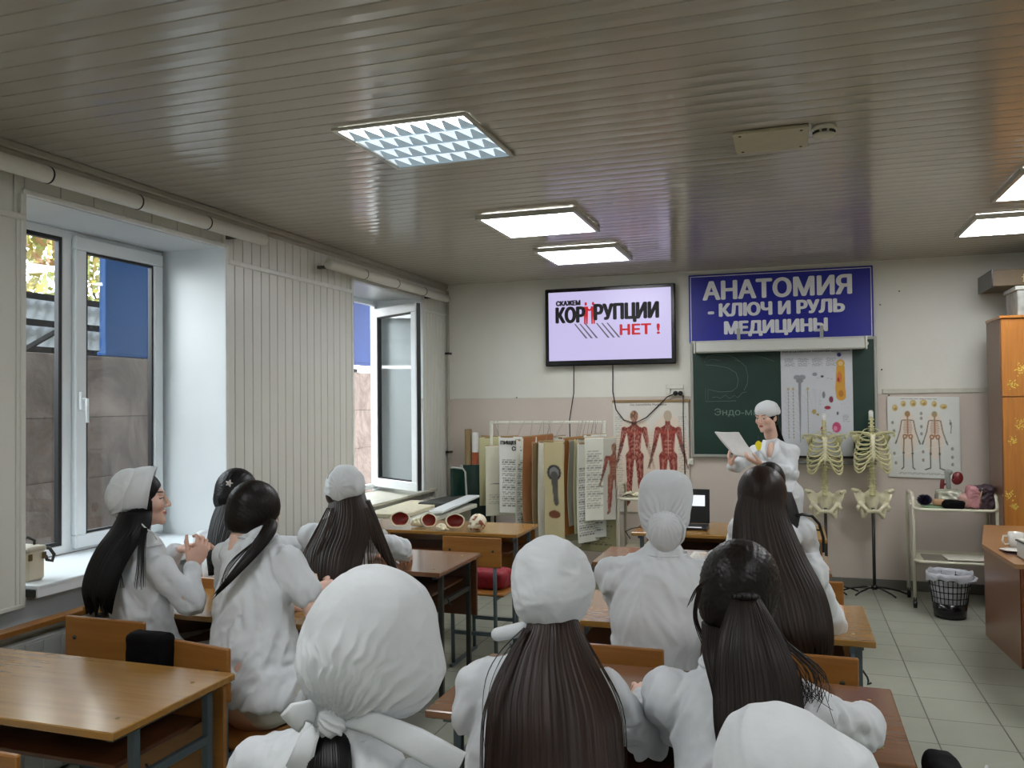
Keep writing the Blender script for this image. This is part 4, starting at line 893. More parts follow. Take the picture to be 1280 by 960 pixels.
# ------------------------------------------------------------------ skeleton torso models
bone = mat('bone_yellow', 'cfcb9c', .4, var=.18, scale=25, bump=.05); bone2 = mat('bone_pale', 'd8d3b4', .4, var=.12, scale=25)
def skeleton(lab, x, y):
    """local: spine along z, chest faces -y; clavicles at z 1.31"""
    t = thing('skeleton_model', lab, 'skeleton model', (x, y, 0), 'torso skeletons')
    ad = lambda b, n, m, p=t: b.build(n, m, p, local=True)
    b = MB(); b.cyl((0, .02, .05), (0, .02, .70), .013, n=12); ad(b, 'pole', st_d)
    b = MB()
    for k in range(5): a = k*2*PI/5+.3; b.tube([(0, .02, .06), (.08*math.cos(a), .02+.08*math.sin(a)*.6, .055), (.2*math.cos(a), .02+.12*math.sin(a), .03), (.26*math.cos(a), .02+.15*math.sin(a), .008)], .007, 6)
    b.cyl((0, .02, .04), (0, .02, .075), .022, n=12); ad(b, 'base', blk)
    b = MB(); z = .78
    n = 22
    for k in range(n):
        f = k/(n-1); z = .80+f*.61; yy = .035+.03*math.sin(f*5.2); r = .024-.011*f
        b.tube([(0, yy, z), (0, yy, z+.018)], r, 10); b.tube([(0, yy, z+.009), (0, yy+.04-.012*f, z+.002)], .006, 5); b.tube([(-.035+.012*f, yy+.015, z+.009), (.035-.012*f, yy+.015, z+.009)], .006, 5)
        b.tube([(0, yy, z+.018), (0, yy, z+.03)], r*.85, 8)
    ad(b, 'spine', bone)
    b = MB(); b.cyl((0, .05, 1.42), (0, .05, 1.485), .0185, n=14); b.cyl((0, .05, 1.485), (0, .05, 1.495), .013, n=12); ad(b, 'neck_post_cap', mat('cap_white', 'e4e4de', .4))
    b = MB(); WD = (.06, .085, .103, .116, .125, .131, .134, .134, .13, .118, .10)
    for k in range(11):
        zs = 1.345-.031*k; W_ = WD[k]; D0 = .05+.05*min(1, k/5); drop = .05+.011*k if k < 8 else .12-.015*(k-8)
        for s in (-1, 1):
            pts = []; end = 1.0 if k < 9 else .62-.1*(k-9)
            tg = (s*.012, -.088-.012*min(k, 6)/6, 1.285-.026*k) if k < 7 else (s*(.03+.022*(k-7)), -.105, 1.12-.03*(k-7))
            for j in range(19):
                u = j/18*end; a = u*PI*.94+.03; px = s*(W_*math.sin(a)**.72+.006); py = .055-.9*D0*(1-math.cos(a))+.03*math.sin(a)
                pz = zs-drop*((1-math.cos(a))/2)**.8
                if u > .78 and k < 9: q = ((u-.78)/.22); q = q*q*(3-2*q); px, py, pz = px*(1-q)+tg[0]*q, py*(1-q)+tg[1]*q, (pz-.012*(1-abs(2*q-1)))*(1-q)+tg[2]*q
                pts.append((px, py, pz))
            b.tube(pts, .0085 if k < 9 else .0065, 6, flat=.6)
    ad(b, 'ribcage', bone)
    b = MB(); b.tube([(0, -.080, 1.30), (0, -.086, 1.26), (0, -.094, 1.2), (0, -.102, 1.13), (0, -.104, 1.08)], [.024, .018, .015, .017, .006], 10, flat=.35, up=(1, 0, 0)); ad(b, 'sternum', bone2)
    for s in (-1, 1):
        b = MB(); b.tube([(s*.01, -.075, 1.295), (s*.05, -.075, 1.315), (s*.10, -.04, 1.32), (s*.165, 0.0, 1.315)], [.009, .007, .007, .009], 8); ad(b, 'clavicle', bone)
        b = MB(); b.prism([(s*.085, .10, 1.29), (s*.135, .075, 1.295), (s*.15, .05, 1.275), (s*.13, .075, 1.23), (s*.10, .10, 1.17), (s*.085, .11, 1.21)], (0, 1, 0), .007); b.tube([(s*.07, .115, 1.285), (s*.13, .085, 1.305), (s*.168, .03, 1.315)], .007, 6); b.sph((s*.168, .02, 1.295), (.014, .016, .018), 10); ad(b, 'scapula', bone)
    sd = SD()
    for s in (-1, 1):
        R = (Matrix.Rotation(s*.55, 3, 'Z') @ Matrix.Rotation(s*.38, 3, 'Y')); sd.ell((s*.085, .03, .795), (.012, .058, .062), R, .012)
        sd.cap((s*.075, -.0, .745), (s*.03, -.05, .70), .014, .012, k=.015); sd.cap((s*.03, -.05, .70), (0, -.058, .705), .012, .012, k=.01); sd.cap((s*.075, 0, .745), (s*.06, .0, .66), .017, .014, k=.012); sd.cap((s*.06, 0, .66), (s*.03, -.045, .695), .012, .01, k=.012)
        sd.cap((s*.1, -.02, .84), (s*.125, .02, .845), .01, .012, k=.012); sd.cap((s*.125, .02, .845), (s*.08, .08, .83), .012, .01, k=.01); sd.ell((s*.088, -.008, .745), (.014, .018, .02), k=.01)
    sd.cap((0, .07, .81), (0, .065, .72), .034, .014, k=.015, nrm=(0, 1, 0), flat=.5)
    sd.cap((0, .06, .80), (0, .05, .66), .05, .012, k=.02, nrm=(0, 1, 0), flat=.4)
    for s in (-1, 1): sd.cap((s*.05, .07, .80), (s*.085, .05, .79), .02, .018, k=.02)
    Vv, Q = sd.mesh(.0045); Vv[:, 0] *= 1.2; Vv[:, 2] = .855+(Vv[:, 2]-.855)*1.15; npmesh('pelvis', Vv, Q, bone2, t, local=True)
    for s in (-1, 1):
        b = MB(); b.tube([(s*.105, -.008, .725), (s*.12, -.01, .705), (s*.112, -.008, .68)], [.018, .014, .012], 8); ad(b, 'femur_stub', bone2)
    return t
sk1 = skeleton('yellowish torso skeleton on a pole, left one of the two, before the chalkboard', .262, 7.55)
sk2 = copy_tree(sk1); sk2.location = (.632, 7.58, .035); sk2['label'] = 'torso skeleton on a pole with curved black feet, right one of the two'
for o_ in sk2.children:
    if o_.name.startswith('base') or o_.name.startswith('pole'): pass
sk2.location = (.632, 7.55, .02); sk2.scale = (1, 1, 1.0)
sk2.location.z = 0; sk2.scale.z = 1.018
# ------------------------------------------------------------------ on the desks
def on(p, z): return z
skw = mat('skull_cream', 'cfc6ac', .4, var=.12, scale=20); skr = mat('skull_red', '8a2a20', .45, var=.3, scale=25)
def half_skull(lab, x, y, face, r=.055, nm='skull_model'):
    t = thing(nm, lab, 'skull model', (x, y, .75), 'skull model halves on the front left desk'); M3 = Matrix.Rotation(face, 3, 'Z') @ Matrix.Rotation(PI/2-.25, 3, 'X')
    def mp(vs): return [Vector((x, y, .75+r+.002))+M3 @ Vector(v) for v in vs]
    b = MB(); n = 20; prof = [(math.sin(a), -math.cos(a)) for a in [i*PI/2/8*1.12 for i in range(9)]]; vs = []
    for (q, z) in prof:
        for k in range(n):
            a = 2*PI*k/n; rr = r*(1+.12*math.cos(2*a)+.03*math.sin(5*a)); vs.append((q*rr*math.cos(a), q*rr*math.sin(a)*.95, z*r*.8))
    fs = [(i*n+k, i*n+(k+1) % n, (i+1)*n+(k+1) % n, (i+1)*n+k) for i in range(8) for k in range(n)]
    b.add(mp(vs), fs, True); b.build('shell', skw, t)
    b = MB(); b.add(mp([(v[0]*.86, v[1]*.86, v[2]*.86+.002) for v in vs]), fs, True); b.build('lining', skr, t)
    m = len(prof)-1; b = MB(); rim = [vs[m*n+k] for k in range(n)]; b.add(mp(rim+[(v[0]*.86, v[1]*.86, v[2]*.86+.002) for v in rim]), [(k, (k+1) % n, n+(k+1) % n, n+k) for k in range(n)], False); b.build('cut_edge', bone2, t)
    return t
half_skull('half skull model with red lining, leftmost on the front left desk', -2.60, 5.33, .5, .062)
half_skull('half skull model with red lining turned sideways, second opening from the left', -2.39, 5.34, 1.0, .058)
half_skull('half skull model with red lining facing forward, third opening from the left', -2.19, 5.34, .35, .06)
def facepiece(lab, x, y, rz, s=1.):
    sd = SD(); R = Matrix.Rotation(rz, 3, 'Z'); P = lambda a, b_, c: Vector((x, y, .752))+R @ Vector((a*s, b_*s, c*s))
    sd.ell(P(0, 0, .032), (.05*s, .04*s, .03*s), R, .01); sd.cap(P(-.04, -.02, .02), P(.05, -.03, .016), .014*s, .012*s, k=.015); sd.ell(P(-.018, -.03, .045), (.012*s,)*3, None, .006, 'sub'); sd.ell(P(.018, -.034, .045), (.012*s,)*3, None, .006, 'sub'); sd.cap(P(.03, 0, .02), P(.08, .01, .012), .012*s, .006*s, k=.015)
    Vv, Q = sd.mesh(.003); Vv[:, 2] = np.maximum(Vv[:, 2], .7505)
    o = npmesh('skull_fragment', Vv-np.array([x, y, .75]), Q, bone2, None, local=True); o.location = (x, y, .75); return tag(o, lab, 'skull model')
facepiece('pale facial bone piece between the first and second red-lined skulls', -2.50, 5.42, .3); facepiece('small bone fragment lying between the second and third red-lined skulls', -2.275, 5.30, -.4, .75)
sd = SD(); sd.ell((-2.02, 5.33, .752+.058), (.058, .066, .058), None, .01); sd.ell((-2.04, 5.27, .79), (.03, .02, .025), None, .02); sd.ell((-2.05, 5.265, .805), (.012, .02, .01), None, .005, 'sub'); sd.ell((-2.0, 5.262, .80), (.012, .02, .01), None, .005, 'sub')
Vv, Q = sd.mesh(.003); P_ = Vv-np.array([-2.02, 5.33, .75]); nn = fnoise(P_, 3, 90); col = np.where((nn > .45)[:, None] & (P_[:, 2] > .01)[:, None] & (P_[:, 1] < .02)[:, None], np.array([lin('8a4a34')]), np.array([lin('d6cfb6')]))
o = npmesh('skull_model', P_, Q, mat('skull_painted', 'ffffff', .4, attr=True), None, col, local=True); o.location = (-2.02, 5.33, .75); tag(o, 'whole round skull model with red-brown painted lines, rightmost on the desk', 'skull model')
# laptop
t = thing('laptop', 'black open laptop with a white window on its screen, on the front right desk', 'laptop', (-.66, 5.83, .75))
b = MB(); b.bb(-.84, -.545, 5.72, 5.93, .7505, .768, .004); b.build('base', mat('laptop_black', '0c0c0e', .35), t)
b = MB(); b.bb(-.82, -.565, 5.79, 5.90, .7682, .7695); b.build('keyboard', mat('laptop_keys', '17171a', .6), t)
b = MB(); b.bb(-.70, -.58, 5.722, 5.76, .7682, .7692); b.build('paper_strip', mat('label_white', 'e2e2e6', .5), t)
b = MB(); b.box((-.692, 5.955, .885), (.295, .008, .235), rx=-.12, bev=.003); lid = b.build('lid', mat('laptop_black', '0c0c0e', .35), t)
b = MB(); b.box((-.692, 5.9485, .885), (.272, .003, .212), rx=-.12); b.build('screen', mat('laptop_screen', '08080a', .25), lid)
b = MB(); b.box((-.66, 5.940, .925), (.17, .003, .075), rx=-.12); b.build('screen_window', mat('laptop_lit', '111111', .3, emit='e8ecf2', es=.5, var=0), lid)
b = MB(); b.tube([(-1.035, 5.60, .70), (-1.06, 5.56, .752), (-1.03, 5.63, .762), (-.98, 5.75, .757), (-.9, 5.83, .756), (-.842, 5.85, .757)], .004, 6); single('power_cord', b, cb, 'thin black laptop cord hanging over the left edge of the laptop desk', 'cord', (-.98, 5.75, .755))
# booklet
A = Art(.28, .33, .005, 'd4d2c8'); A.textblock(.02, .26, .03, .3, '6a6a66', .014, .5); A.el((.13, .2), .05, .06, 'd08a5a', .7); A.el((.18, .24), .03, .03, 'b86a4a', .7); A.el((.07, .27), .03, .02, 'd8a070', .7)
o = sheet('open_book', 'open picture booklet on a desk, colour page left, grey page right', 'book', A, (-.56, 4.58, .754)); o.rotation_euler = (-PI/2, 0, -.06)
A = Art(.25, .33, .005, 'bfc3c0'); A.textblock(.02, .23, .03, .3, '44484a', .012, .6); A.el((.1, .2), .06, .07, '8a9090', .6)
q = sheet('right_page', '', '', A, (.295, 0, 0)); q.parent = o
for k_ in ('label', 'category'): del q[k_]
b = MB(); b.tube([(.286, -.004, .0), (.286, -.004, .33)], .006, 6); b.build('spine', cb, o, local=True)
# ------------------------------------------------------------------ items on the left sill and under it
t = thing('handbag', 'small cream box handbag with black buckled strap on the window sill', 'handbag', (-3.36, 3.0, .822))
cr_ = mat('bag_cream', 'bfb6a0', .45, var=.05); b = MB(); b.bb(-3.42, -3.29, 2.93, 3.03, .8225, .975, .012); b.build('body', cr_, t)
b = MB(); b.tube([(-3.35, 2.945, .965), (-3.35, 2.95, 1.0), (-3.35, 2.98, 1.02), (-3.35, 3.02, 1.0), (-3.35, 3.02, .97)], .007, 8); b.tube([(-3.30, 3.02, .97), (-3.29, 3.05, .96), (-3.28, 3.065, .93), (-3.285, 3.06, .90), (-3.29, 3.035, .91), (-3.292, 3.03, .93)], .008, 8); b.build('strap', mat('strap_olive', '33332a', .5), t)
b = MB(); b.bb(-3.425, -3.285, 2.925, 3.035, .955, .98, .008); b.build('lid', mat('bag_lid', 'a9a290', .45), t)
for y_ in (2.94, 3.015): b = MB(); b.bb(-3.288, -3.282, y_-.01, y_+.012, .92, .95, .002); b.build('buckle', mat('buckle', '6b5a34', .3, metal=.7), t)
# radiator, its loosened casing and the plank ledge below the sill
t = thing('radiator_cover', 'grey-white panelled radiator casing with a wooden top strip below the nearer window', 'radiator cover', (-3.1, 2.7, 0))
gy = mat('casing_grey', 'a9aba6', .4, var=.06)
b = MB(); b.bb(-3.14, -3.10, 1.9, 3.02, .02, .62, .003)
for k in range(12): b.bb(-3.10, -3.094, 1.9+k*.094, 1.985+k*.094, .03, .61, .002)
b.build('front_panel', gy, t)
b = MB(); b.bb(-3.15, -3.085, 1.6, 4.1, .665, .69, .003); b.build('wood_strip', brd_o, t)
b = MB(); b.bb(-3.27, -3.15, 1.6, 4.25, .60, .615); b.build('ledge', mat('dusty_ledge', '6a6250', .8, var=.3), t)
b = MB(); b.bb(-3.08, -3.06, 1.9, 2.62, .02, .60, .003)
for k in range(7): b.bb(-3.06, -3.055, 1.9+k*.1, 1.99+k*.1, .03, .59, .002)
b.build('loose_panel', mat('casing_light', 'b9bcb8', .35, var=.05), t)
rd = mat('radiator_paint', '8f938e', .5)
t = thing('radiator', 'grey ribbed radiator under the nearer window with its casing off', 'radiator', (-3.2, 3.6, .15))
for k in range(14): b = MB(); yy = 3.06+k*.075; b.bb(-3.21, -3.13, yy, yy+.055, .15, .56, .015); b.build('column', rd, t)
b = MB(); b.cyl((-3.17, 3.0, .20), (-3.17, 4.2, .20), .018); b.cyl((-3.17, 3.0, .52), (-3.17, 4.2, .52), .018); b.build('pipe', rd, t)
b = MB(); b.bb(-3.25, -3.13, 3.07, 3.9, .0, .15, .004); single('radiator_bracket', b, st_d, 'dark metal ledge carrying the ribbed radiator', 'bracket', (-3.19, 3.5, 0))
# things piled at the far window
t = thing('storage_box', 'low pale cabinet with a white corrugated top below the far open window', 'cabinet', (-2.97, 6.2, 0))
b = MB(); b.bb(-3.24, -2.66, 5.82, 6.85, .0, .70, .004); b.build('body', mat('cab_body', '8a8776', .5, var=.1), t)  # body greyer than the pale top
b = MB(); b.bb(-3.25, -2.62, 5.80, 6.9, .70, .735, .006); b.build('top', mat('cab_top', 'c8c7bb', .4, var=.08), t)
b = MB(); b.box((-3.0, 6.3, .752), (.34, .9, .03), rz=.04, bev=.004); single('cardboard_stack', b, mat('paper_stack', 'bdb69c', .7, var=.15, scale=30), 'flat stack of yellowed sheets on the low cabinet by the far window', 'papers', (-3.0, 6.1, .737))
b = MB(); b.box((-2.68, 6.55, .775), (.12, .95, .02), rz=.05, rx=.02, bev=.004); single('window_board', b, frm, 'long white plastic board lying along the low cabinet edge', 'board', (-2.68, 6.55, .765))
b = MB(); b.box((-2.85, 6.78, .762), (.25, .6, .04), rz=-.1, bev=.01); single('cloth_bag', b, mat('dark_cloth', '2a2c28', .8, var=.3, scale=20, bump=.3), 'dark folded cloth under the far window corner', 'cloth', (-2.85, 6.78, .74))
t = thing('office_machine', 'pale grey-green machine with a black handle on the desk left of the small-capped girl', 'machine', (-2.5, 4.42, .75))
b = MB(); b.bb(-2.66, -2.30, 4.30, 4.54, .7505, .80, .004); b.build('base', mat('machine_dark', '2e302c', .5), t)
b = MB(); b.bb(-2.67, -2.29, 4.29, 4.55, .80, .87, .02); b.build('body', mat('machine_grey', 'a8aca2', .4), t); b = MB(); b.bb(-2.64, -2.34, 4.32, 4.52, .87, .89, .012); b.build('lid', mat('machine_light', 'b2b6aa', .4), t)
b = MB(); b.tube([(-2.56, 4.4, .885), (-2.56, 4.41, .92), (-2.50, 4.43, .92), (-2.49, 4.44, .885)], .008, 8); b.build('handle', blk, t)
# bag hung between the two chairs, red bag, black bag
blc = mat('black_cloth', '0b0a0c', .75, var=.2, bump=.3, bscale=20, spec=.1)
def softbag(lab, c, r, m, nm='bag', rz=0, amp=.006, cat='bag', seed=1, kk=.03):
    sd = SD(); sd.box((0, 0, 0), r, None, min(r)*.6, .01); Vv, Q = sd.mesh(.008 if max(r) > .1 else .005); N_ = vnormals(Vv, Q); Vv = Vv+N_*(amp*ridges(Vv, seed, 28))[:, None]; Vv = relax(Vv, Q, 1)
    c_, s_ = math.cos(rz), math.sin(rz); Vv = Vv@np.array([[c_, -s_, 0], [s_, c_, 0], [0, 0, 1]]).T
    o = npmesh(nm, Vv, Q, m, None, local=True); o.location = c; return tag(o, lab, cat)
softbag('black jacket hung over the gap between the two orange chairs', (-2.145, 2.41, .69), (.085, .035, .135), blc, 'jacket', cat='jacket', amp=.003)
softbag('red bag lying on the seat under the skull desk', (-1.83, 5.03, .51), (.13, .10, .055), mat('red_bag', '8a1426', .6, bump=.2), 'bag', seed=4)
softbag('black bag at the right end of the brown foreground desk', (.345, 2.17, .66), (.035, .16, .09), blc, 'bag', seed=5).rotation_euler = (0, 0, .1)
b = MB(); b.tube([(.39, 2.10, .74), (.40, 2.13, .785), (.41, 2.17, .78), (.42, 2.20, .73), (.43, 2.21, .68)], .004, 6); single('cord', b, mat('cord_white', 'd8d8d8', .5), 'thin white cord hanging from the black bag at bottom right', 'cord', (.40, 2.15, .76))
b = MB(); b.lathe((-.86, 4.62, .614), [(0, .001), (.022, .001), (.022, .08), (.012, .095), (.012, .108), (0, .108)], 14); single('bottle', b, mat('bottle_white', 'd6d6d4', .35), 'small white bottle on the shelf under the booklet desk', 'bottle', (-.86, 4.62, .615))
# bones on the left trolley
bn_ = [((-1.34, 7.2, .815), 'curved pale bone at the left end of the bone trolley'), ((-1.27, 7.22, .82), 'pale vertebra block lying in the pile on the bone trolley'), ((-1.20, 7.2, .825), 'greenish white vertebrae in the middle of the bone trolley'), ((-1.12, 7.22, .82), 'pale bone right in the pile, next to the bonnet')]
for i, (p, lab) in enumerate(bn_):
    sd = SD(); r = np.random.RandomState(i+3)
    for k in range(5): a = r.normal(size=3)*.022; a[2] = abs(a[2])*.9; c_ = a+r.normal(size=3)*.022; c_[2] = abs(c_[2]); sd.cap(a, c_, .012, .008, k=.01)
    sd.ell((0, 0, .014), (.03, .025, .02), None, .01)
    Vv, Q = sd.mesh(.003); z0 = Vv[:, 2].min(); Vv[:, 2] -= z0; o = npmesh('bone_model', Vv, Q, bone2, None, local=True); o.location = (p[0], p[1], .793); tag(o, lab, 'bone model', 'bones on the left trolley')
b = MB(); b.tube([(-1.385, 7.16, .80), (-1.33, 7.14, .822), (-1.28, 7.15, .806)], [.008, .012, .006], 8, flat=.5); single('rib_bone', b, st_d, 'dark flat instrument lying at the left end of the bone trolley', 'instrument', (-1.33, 7.15, .80))
# ------------------------------------------------------------------ right trolley items
def pompom(lab, c, r, colr):
    rr = np.random.RandomState(2); n = 1100; d = rr.normal(size=(n, 3)); d /= np.linalg.norm(d, axis=1)[:, None]; a = d*.01; e = d*(r*(.8+.2*rr.rand(n, 1)))*np.array([[1, 1, .8]]); w_ = np.cross(d, rr.normal(size=(n, 3))); w_ /= np.linalg.norm(w_, axis=1)[:, None]
    V = np.stack([a-w_*.0015, a+w_*.0015, e+w_*.001, e-w_*.001], 1).reshape(-1, 3); o = npmesh('pompom', V, np.arange(4*n).reshape(n, 4), mat('pompom', colr, .8), None, local=True); o.location = c; return tag(o, lab, 'pompom')
pompom('dark violet fluffy pompom at the left end of the right trolley', (.985, 7.3, .82), .06, '2c2748')
softbag('flat green folder under the pile on the right trolley', (1.06, 7.28, .776), (.10, .10, .006), mat('green_folder', '6f8a68', .5), 'folder', cat='folder', amp=.001)
softbag('light brown bread-like bone piece between pompom and plastic bag', (1.08, 7.24, .81), (.045, .03, .02), mat('tan_model', 'a5805c', .6), 'bone_model', cat='model', seed=8)
softbag('black cloth pouch under the silvery plastic bag on the right trolley', (1.17, 7.23, .80), (.075, .06, .03), blc, 'pouch', seed=9)
softbag('crumpled silvery plastic bag on the right trolley', (1.16, 7.30, .855), (.09, .06, .04), mat('silver_bag', 'a8a896', .25, metal=.3, bump=.8, bscale=30), 'plastic_bag', seed=10, amp=.012)
softbag('crumpled pale pink wrapping right of the silvery plastic bag', (1.262, 7.25, .83), (.045, .05, .045), mat('pink_wrap', 'b08a80', .5, bump=.4), 'wrapping', seed=12, amp=.01, cat='wrapping')
t = thing('handbag', 'pink and black handbag with folded top at the right end of the right trolley', 'handbag', (1.35, 7.28, .775))
sd = SD(); sd.box((1.315, 7.26, .855), (.05, .06, .08), Matrix.Rotation(.2, 3, 'Y'), .02, .01); Vv, Q = sd.mesh(.005); N_ = vnormals(Vv, Q); npmesh('pink_pouch', Vv+N_*(.008*ridges(Vv, 3, 40))[:, None], Q, mat('pink_leather', 'b07c80', .5, bump=.2), t)
sd = SD(); sd.box((1.395, 7.27, .86), (.06, .07, .085), Matrix.Rotation(-.1, 3, 'Y'), .02, .01); sd.cap((1.34, 7.22, .93), (1.46, 7.3, .925), .013, .01, k=.01); Vv, Q = sd.mesh(.005); N_ = vnormals(Vv, Q); npmesh('body', Vv+N_*(.007*ridges(Vv, 5, 40))[:, None], Q, mat('bag_plum', '33202a', .5, bump=.2), t)
b = MB(); b.tube([(1.36, 7.2, .79), (1.355, 7.19, .86), (1.37, 7.2, .93)], .004, 6); b.build('zip', mat('zip_brass', 'b09a70', .4, metal=.6), t)
# heart / kidney model on stand
t = thing('organ_model', 'anatomical model with a large dark red kidney on a grey stand behind the trolley pile', 'organ model', (1.19, 7.42, .775))
rdm = mat('organ_red', '6e1f20', .4, var=.25, scale=30, coat=.3)
b = MB(); b.cyl((1.17, 7.42, .767), (1.17, 7.42, .785), .04); b.cyl((1.17, 7.42, .785), (1.17, 7.42, .96), .008, n=8); b.build('stand', st_d, t)
sd = SD(); sd.ell((1.235, 7.40, .985), (.042, .03, .052), Matrix.Rotation(.2, 3, 'Y'), .01); sd.ell((1.20, 7.39, .99), (.014, .02, .018), None, .01, 'sub'); Vv, Q = sd.mesh(.004); npmesh('kidney', Vv, Q, rdm, t)
sd = SD(); sd.cap((1.175, 7.41, .91), (1.165, 7.41, 1.03), .018, .02, k=.01); sd.ell((1.18, 7.405, 1.03), (.026, .02, .02), None, .015); Vv, Q = sd.mesh(.004); npmesh('vessel_column', Vv, Q, mat('organ_grey', '8a8f88', .4, var=.2, scale=40), t)
sd = SD(); sd.cap((1.125, 7.41, .90), (1.13, 7.41, .96), .016, .015, k=.01); sd.cap((1.125, 7.41, .93), (1.175, 7.41, .94), .007, .007, k=.01); Vv, Q = sd.mesh(.004); npmesh('red_vessel', Vv, Q, rdm, t)
b = MB(); b.box((1.26, 7.26, .384), (.30, .2, .012), rz=.06, bev=.002); single('paper_stack', b, mat('paper_white', 'd2cfc2', .5), 'white papers on the lower tray of the right trolley', 'papers', (1.26, 7.26, .38))
b = MB(); b.box((1.06, 7.30, .371), (.2, .26, .006), rz=-.03); single('folder', b, mat('folder_grey', '8b8577', .5), 'grey-brown sheet on the lower tray of the right trolley, left of the papers', 'papers', (1.06, 7.3, .369))
# ------------------------------------------------------------------ waste bin
t = thing('waste_bin', 'black mesh waste basket with a grey plastic liner under the right trolley', 'waste bin', (1.09, 6.93, 0)); bx_, by_ = 1.09, 6.93
b = MB(); b.lathe((bx_, by_, 0), [(0, .004), (.107, .004), (.118, .115), (.114, .115), (.104, .01), (0, .01)], 32); b.build('solid_base', blk, t)
b = MB()
for k in range(28):
    a = 2*PI*k/28; b.tube([(bx_+r*math.cos(a), by_+r*math.sin(a), z) for r, z in ((.117, .11), (.146, .315))], .0032, 4)
for z in (.155, .2, .245, .29): r = .117+(z-.11)/.205*.029; b.tube([(bx_+r*math.cos(2*PI*k/32), by_+r*math.sin(2*PI*k/32), z) for k in range(32)], .0032, 4, closed=True)
b.build('mesh_wall', blk, t)
pl = mat('liner_plastic', 'b4b6bc', .25, var=.12, scale=20, bump=.6, bscale=25)
vs = []; fs = []; n = 72; rr = np.random.RandomState(1); prof = [(.06, .03), (.098, .05), (.110, .12), (.13, .22), (.142, .315), (.149, .335), (.158, .33), (.16, .305), (.158, .285)]
for j, (r, z) in enumerate(prof):
    for k in range(n):
        a = 2*PI*k/n; q = .004*math.sin(a*9+j*1.3)+.003*math.sin(a*17+j*2); zz = z+(.012*math.sin(a*3+1)+.006*math.sin(a*11) if j >= 6 else 0); vs.append((bx_+(r+q*(j > 1)*.6)*math.cos(a), by_+(r+q*(j > 1)*.6)*math.sin(a), zz))
fs = [(i*n+k, i*n+(k+1) % n, (i+1)*n+(k+1) % n, (i+1)*n+k) for i in range(len(prof)-1) for k in range(n)]
b = MB(); b.add(vs, fs, True); ln = b.build('plastic_liner', pl, t)
b = MB(); b.tube([(bx_+.10, by_-.12, .29), (bx_+.15, by_-.07, .285), (bx_+.172, by_-.03, .30), (bx_+.15, by_-.02, .315)], [.012, .016, .014, .006], 8, flat=.5); b.build('knot', pl, ln)
# ------------------------------------------------------------------ cabinet, boxes, teacher's desk
ow = wood('cabinet_orange', 'a5682c', 'b97a36', .3, 'Z', coat=.35); ows = wood('cabinet_side', '6b4c38', '7a5842', .4, 'Z', grain=1.3, coat=.1)
t = thing('wardrobe_cabinet', 'tall orange wooden cabinet with gold glitter flowers on its doors', 'cabinet', (2.2, 7.2, 0))
b = MB(); b.bb(1.47, 3.05, 7.02, 7.45, .0, 2.2, .002); b.build('body', ows, t)
b = MB(); b.bb(1.465, 3.06, 6.985, 7.46, 2.2, 2.22, .003); b.build('top_panel', ow, t)
gold = mat('gold_glitter', 'e6cf62', .4, metal=.1, var=.3, scale=200)
for i, x in enumerate((1.477, 1.999, 2.521)):
    for (z0, z1) in ((.08, 1.618), (1.625, 2.195)):
        b = MB(); b.bb(x, x+.518, 7.0, 7.019, z0, z1, .002); d_ = b.build('door', ow, t)
        b = MB(); b.bb(x+.47, x+.485, 6.975, 7.0, (z0+z1)/2-.05, (z0+z1)/2+.05, .003); b.build('handle', fra, d_)
        if i == 0 or z0 > 1:
            fl = [(x+.13, 1.82, .055), (x+.07, 1.71, .04)] if z0 > 1 else [(x+.11, 1.42, .055), (x+.065, 1.30, .04), (x+.19, 1.56, .05), (x+.03, .90, .045), (x+.06, .82, .03), (x+.20, 1.12, .04)]
            rr = np.random.RandomState(i+int(z0*9))
            for (fx, fz, fr_) in fl:
                b = MB()
                for k in range(46):
                    a = rr.rand()*6.28; q = fr_*math.sqrt(rr.rand())*(.75+.25*math.cos(6*a)); s_ = .0022+.003*rr.rand(); b.box((fx+q*math.cos(a), 6.9992, fz+q*math.sin(a)), (s_*1.6, .0016, s_*1.6), ry=rr.rand()*3)
                b.build('gold_flower', gold, d_)
t = thing('cardboard_box', 'grey-white patterned box on top of the wooden cabinet', 'box', (1.95, 7.2, 2.22))
b = MB(); b.bb(1.60, 2.3, 7.05, 7.4, 2.221, 2.43, .006); b.build('carton', mat('box_grey', '9b9c96', .6, var=.35, scale=9), t)
b = MB(); b.bb(1.585, 2.31, 7.04, 7.41, 2.41, 2.44, .004); b.build('lid', mat('box_lid', 'a9aaa3', .6, var=.1), t)
t = thing('wall_box', 'long brown box with a golden cross mark fixed on the wall above the cabinet', 'box', (1.9, 7.6, 2.55))
b = MB(); b.bb(1.49, 2.4, 7.30, YB, 2.475, 2.60, .004); b.build('housing', mat('box_brown', '6e5c42', .5, var=.1), t)
b = MB(); b.bb(1.70, 1.708, 7.297, 7.3, 2.50, 2.56); b.bb(1.69, 1.76, 7.297, 7.3, 2.535, 2.54); b.bb(1.695, 1.713, 7.297, 7.3, 2.50, 2.505); b.build('gold_mark', gold, t)
b = MB(); b.bb(1.482, 1.492, 7.29, YB, 2.47, 2.605, .002); b.build('dark_end', blk, t)
t = thing('teacher_desk', 'wooden teacher desk with dark brown side panel cut by the right picture edge', 'desk', (1.75, 5.7, 0))
b = MB(); b.bb(1.02, 2.5, 5.0, 6.45, .737, .76, .004); b.v = [v for v in b.v]
b = MB(); b.prism([(1.05, 5.56, .737), (1.22, 6.40, .737), (2.5, 6.40, .737), (2.5, 4.95, .737), (1.08, 4.93, .737)][::-1], (0, 0, 1), .023); b.build('desktop', wood('tdesk_top', '8a5f38', 'a0764a', .3, 'X'), t)
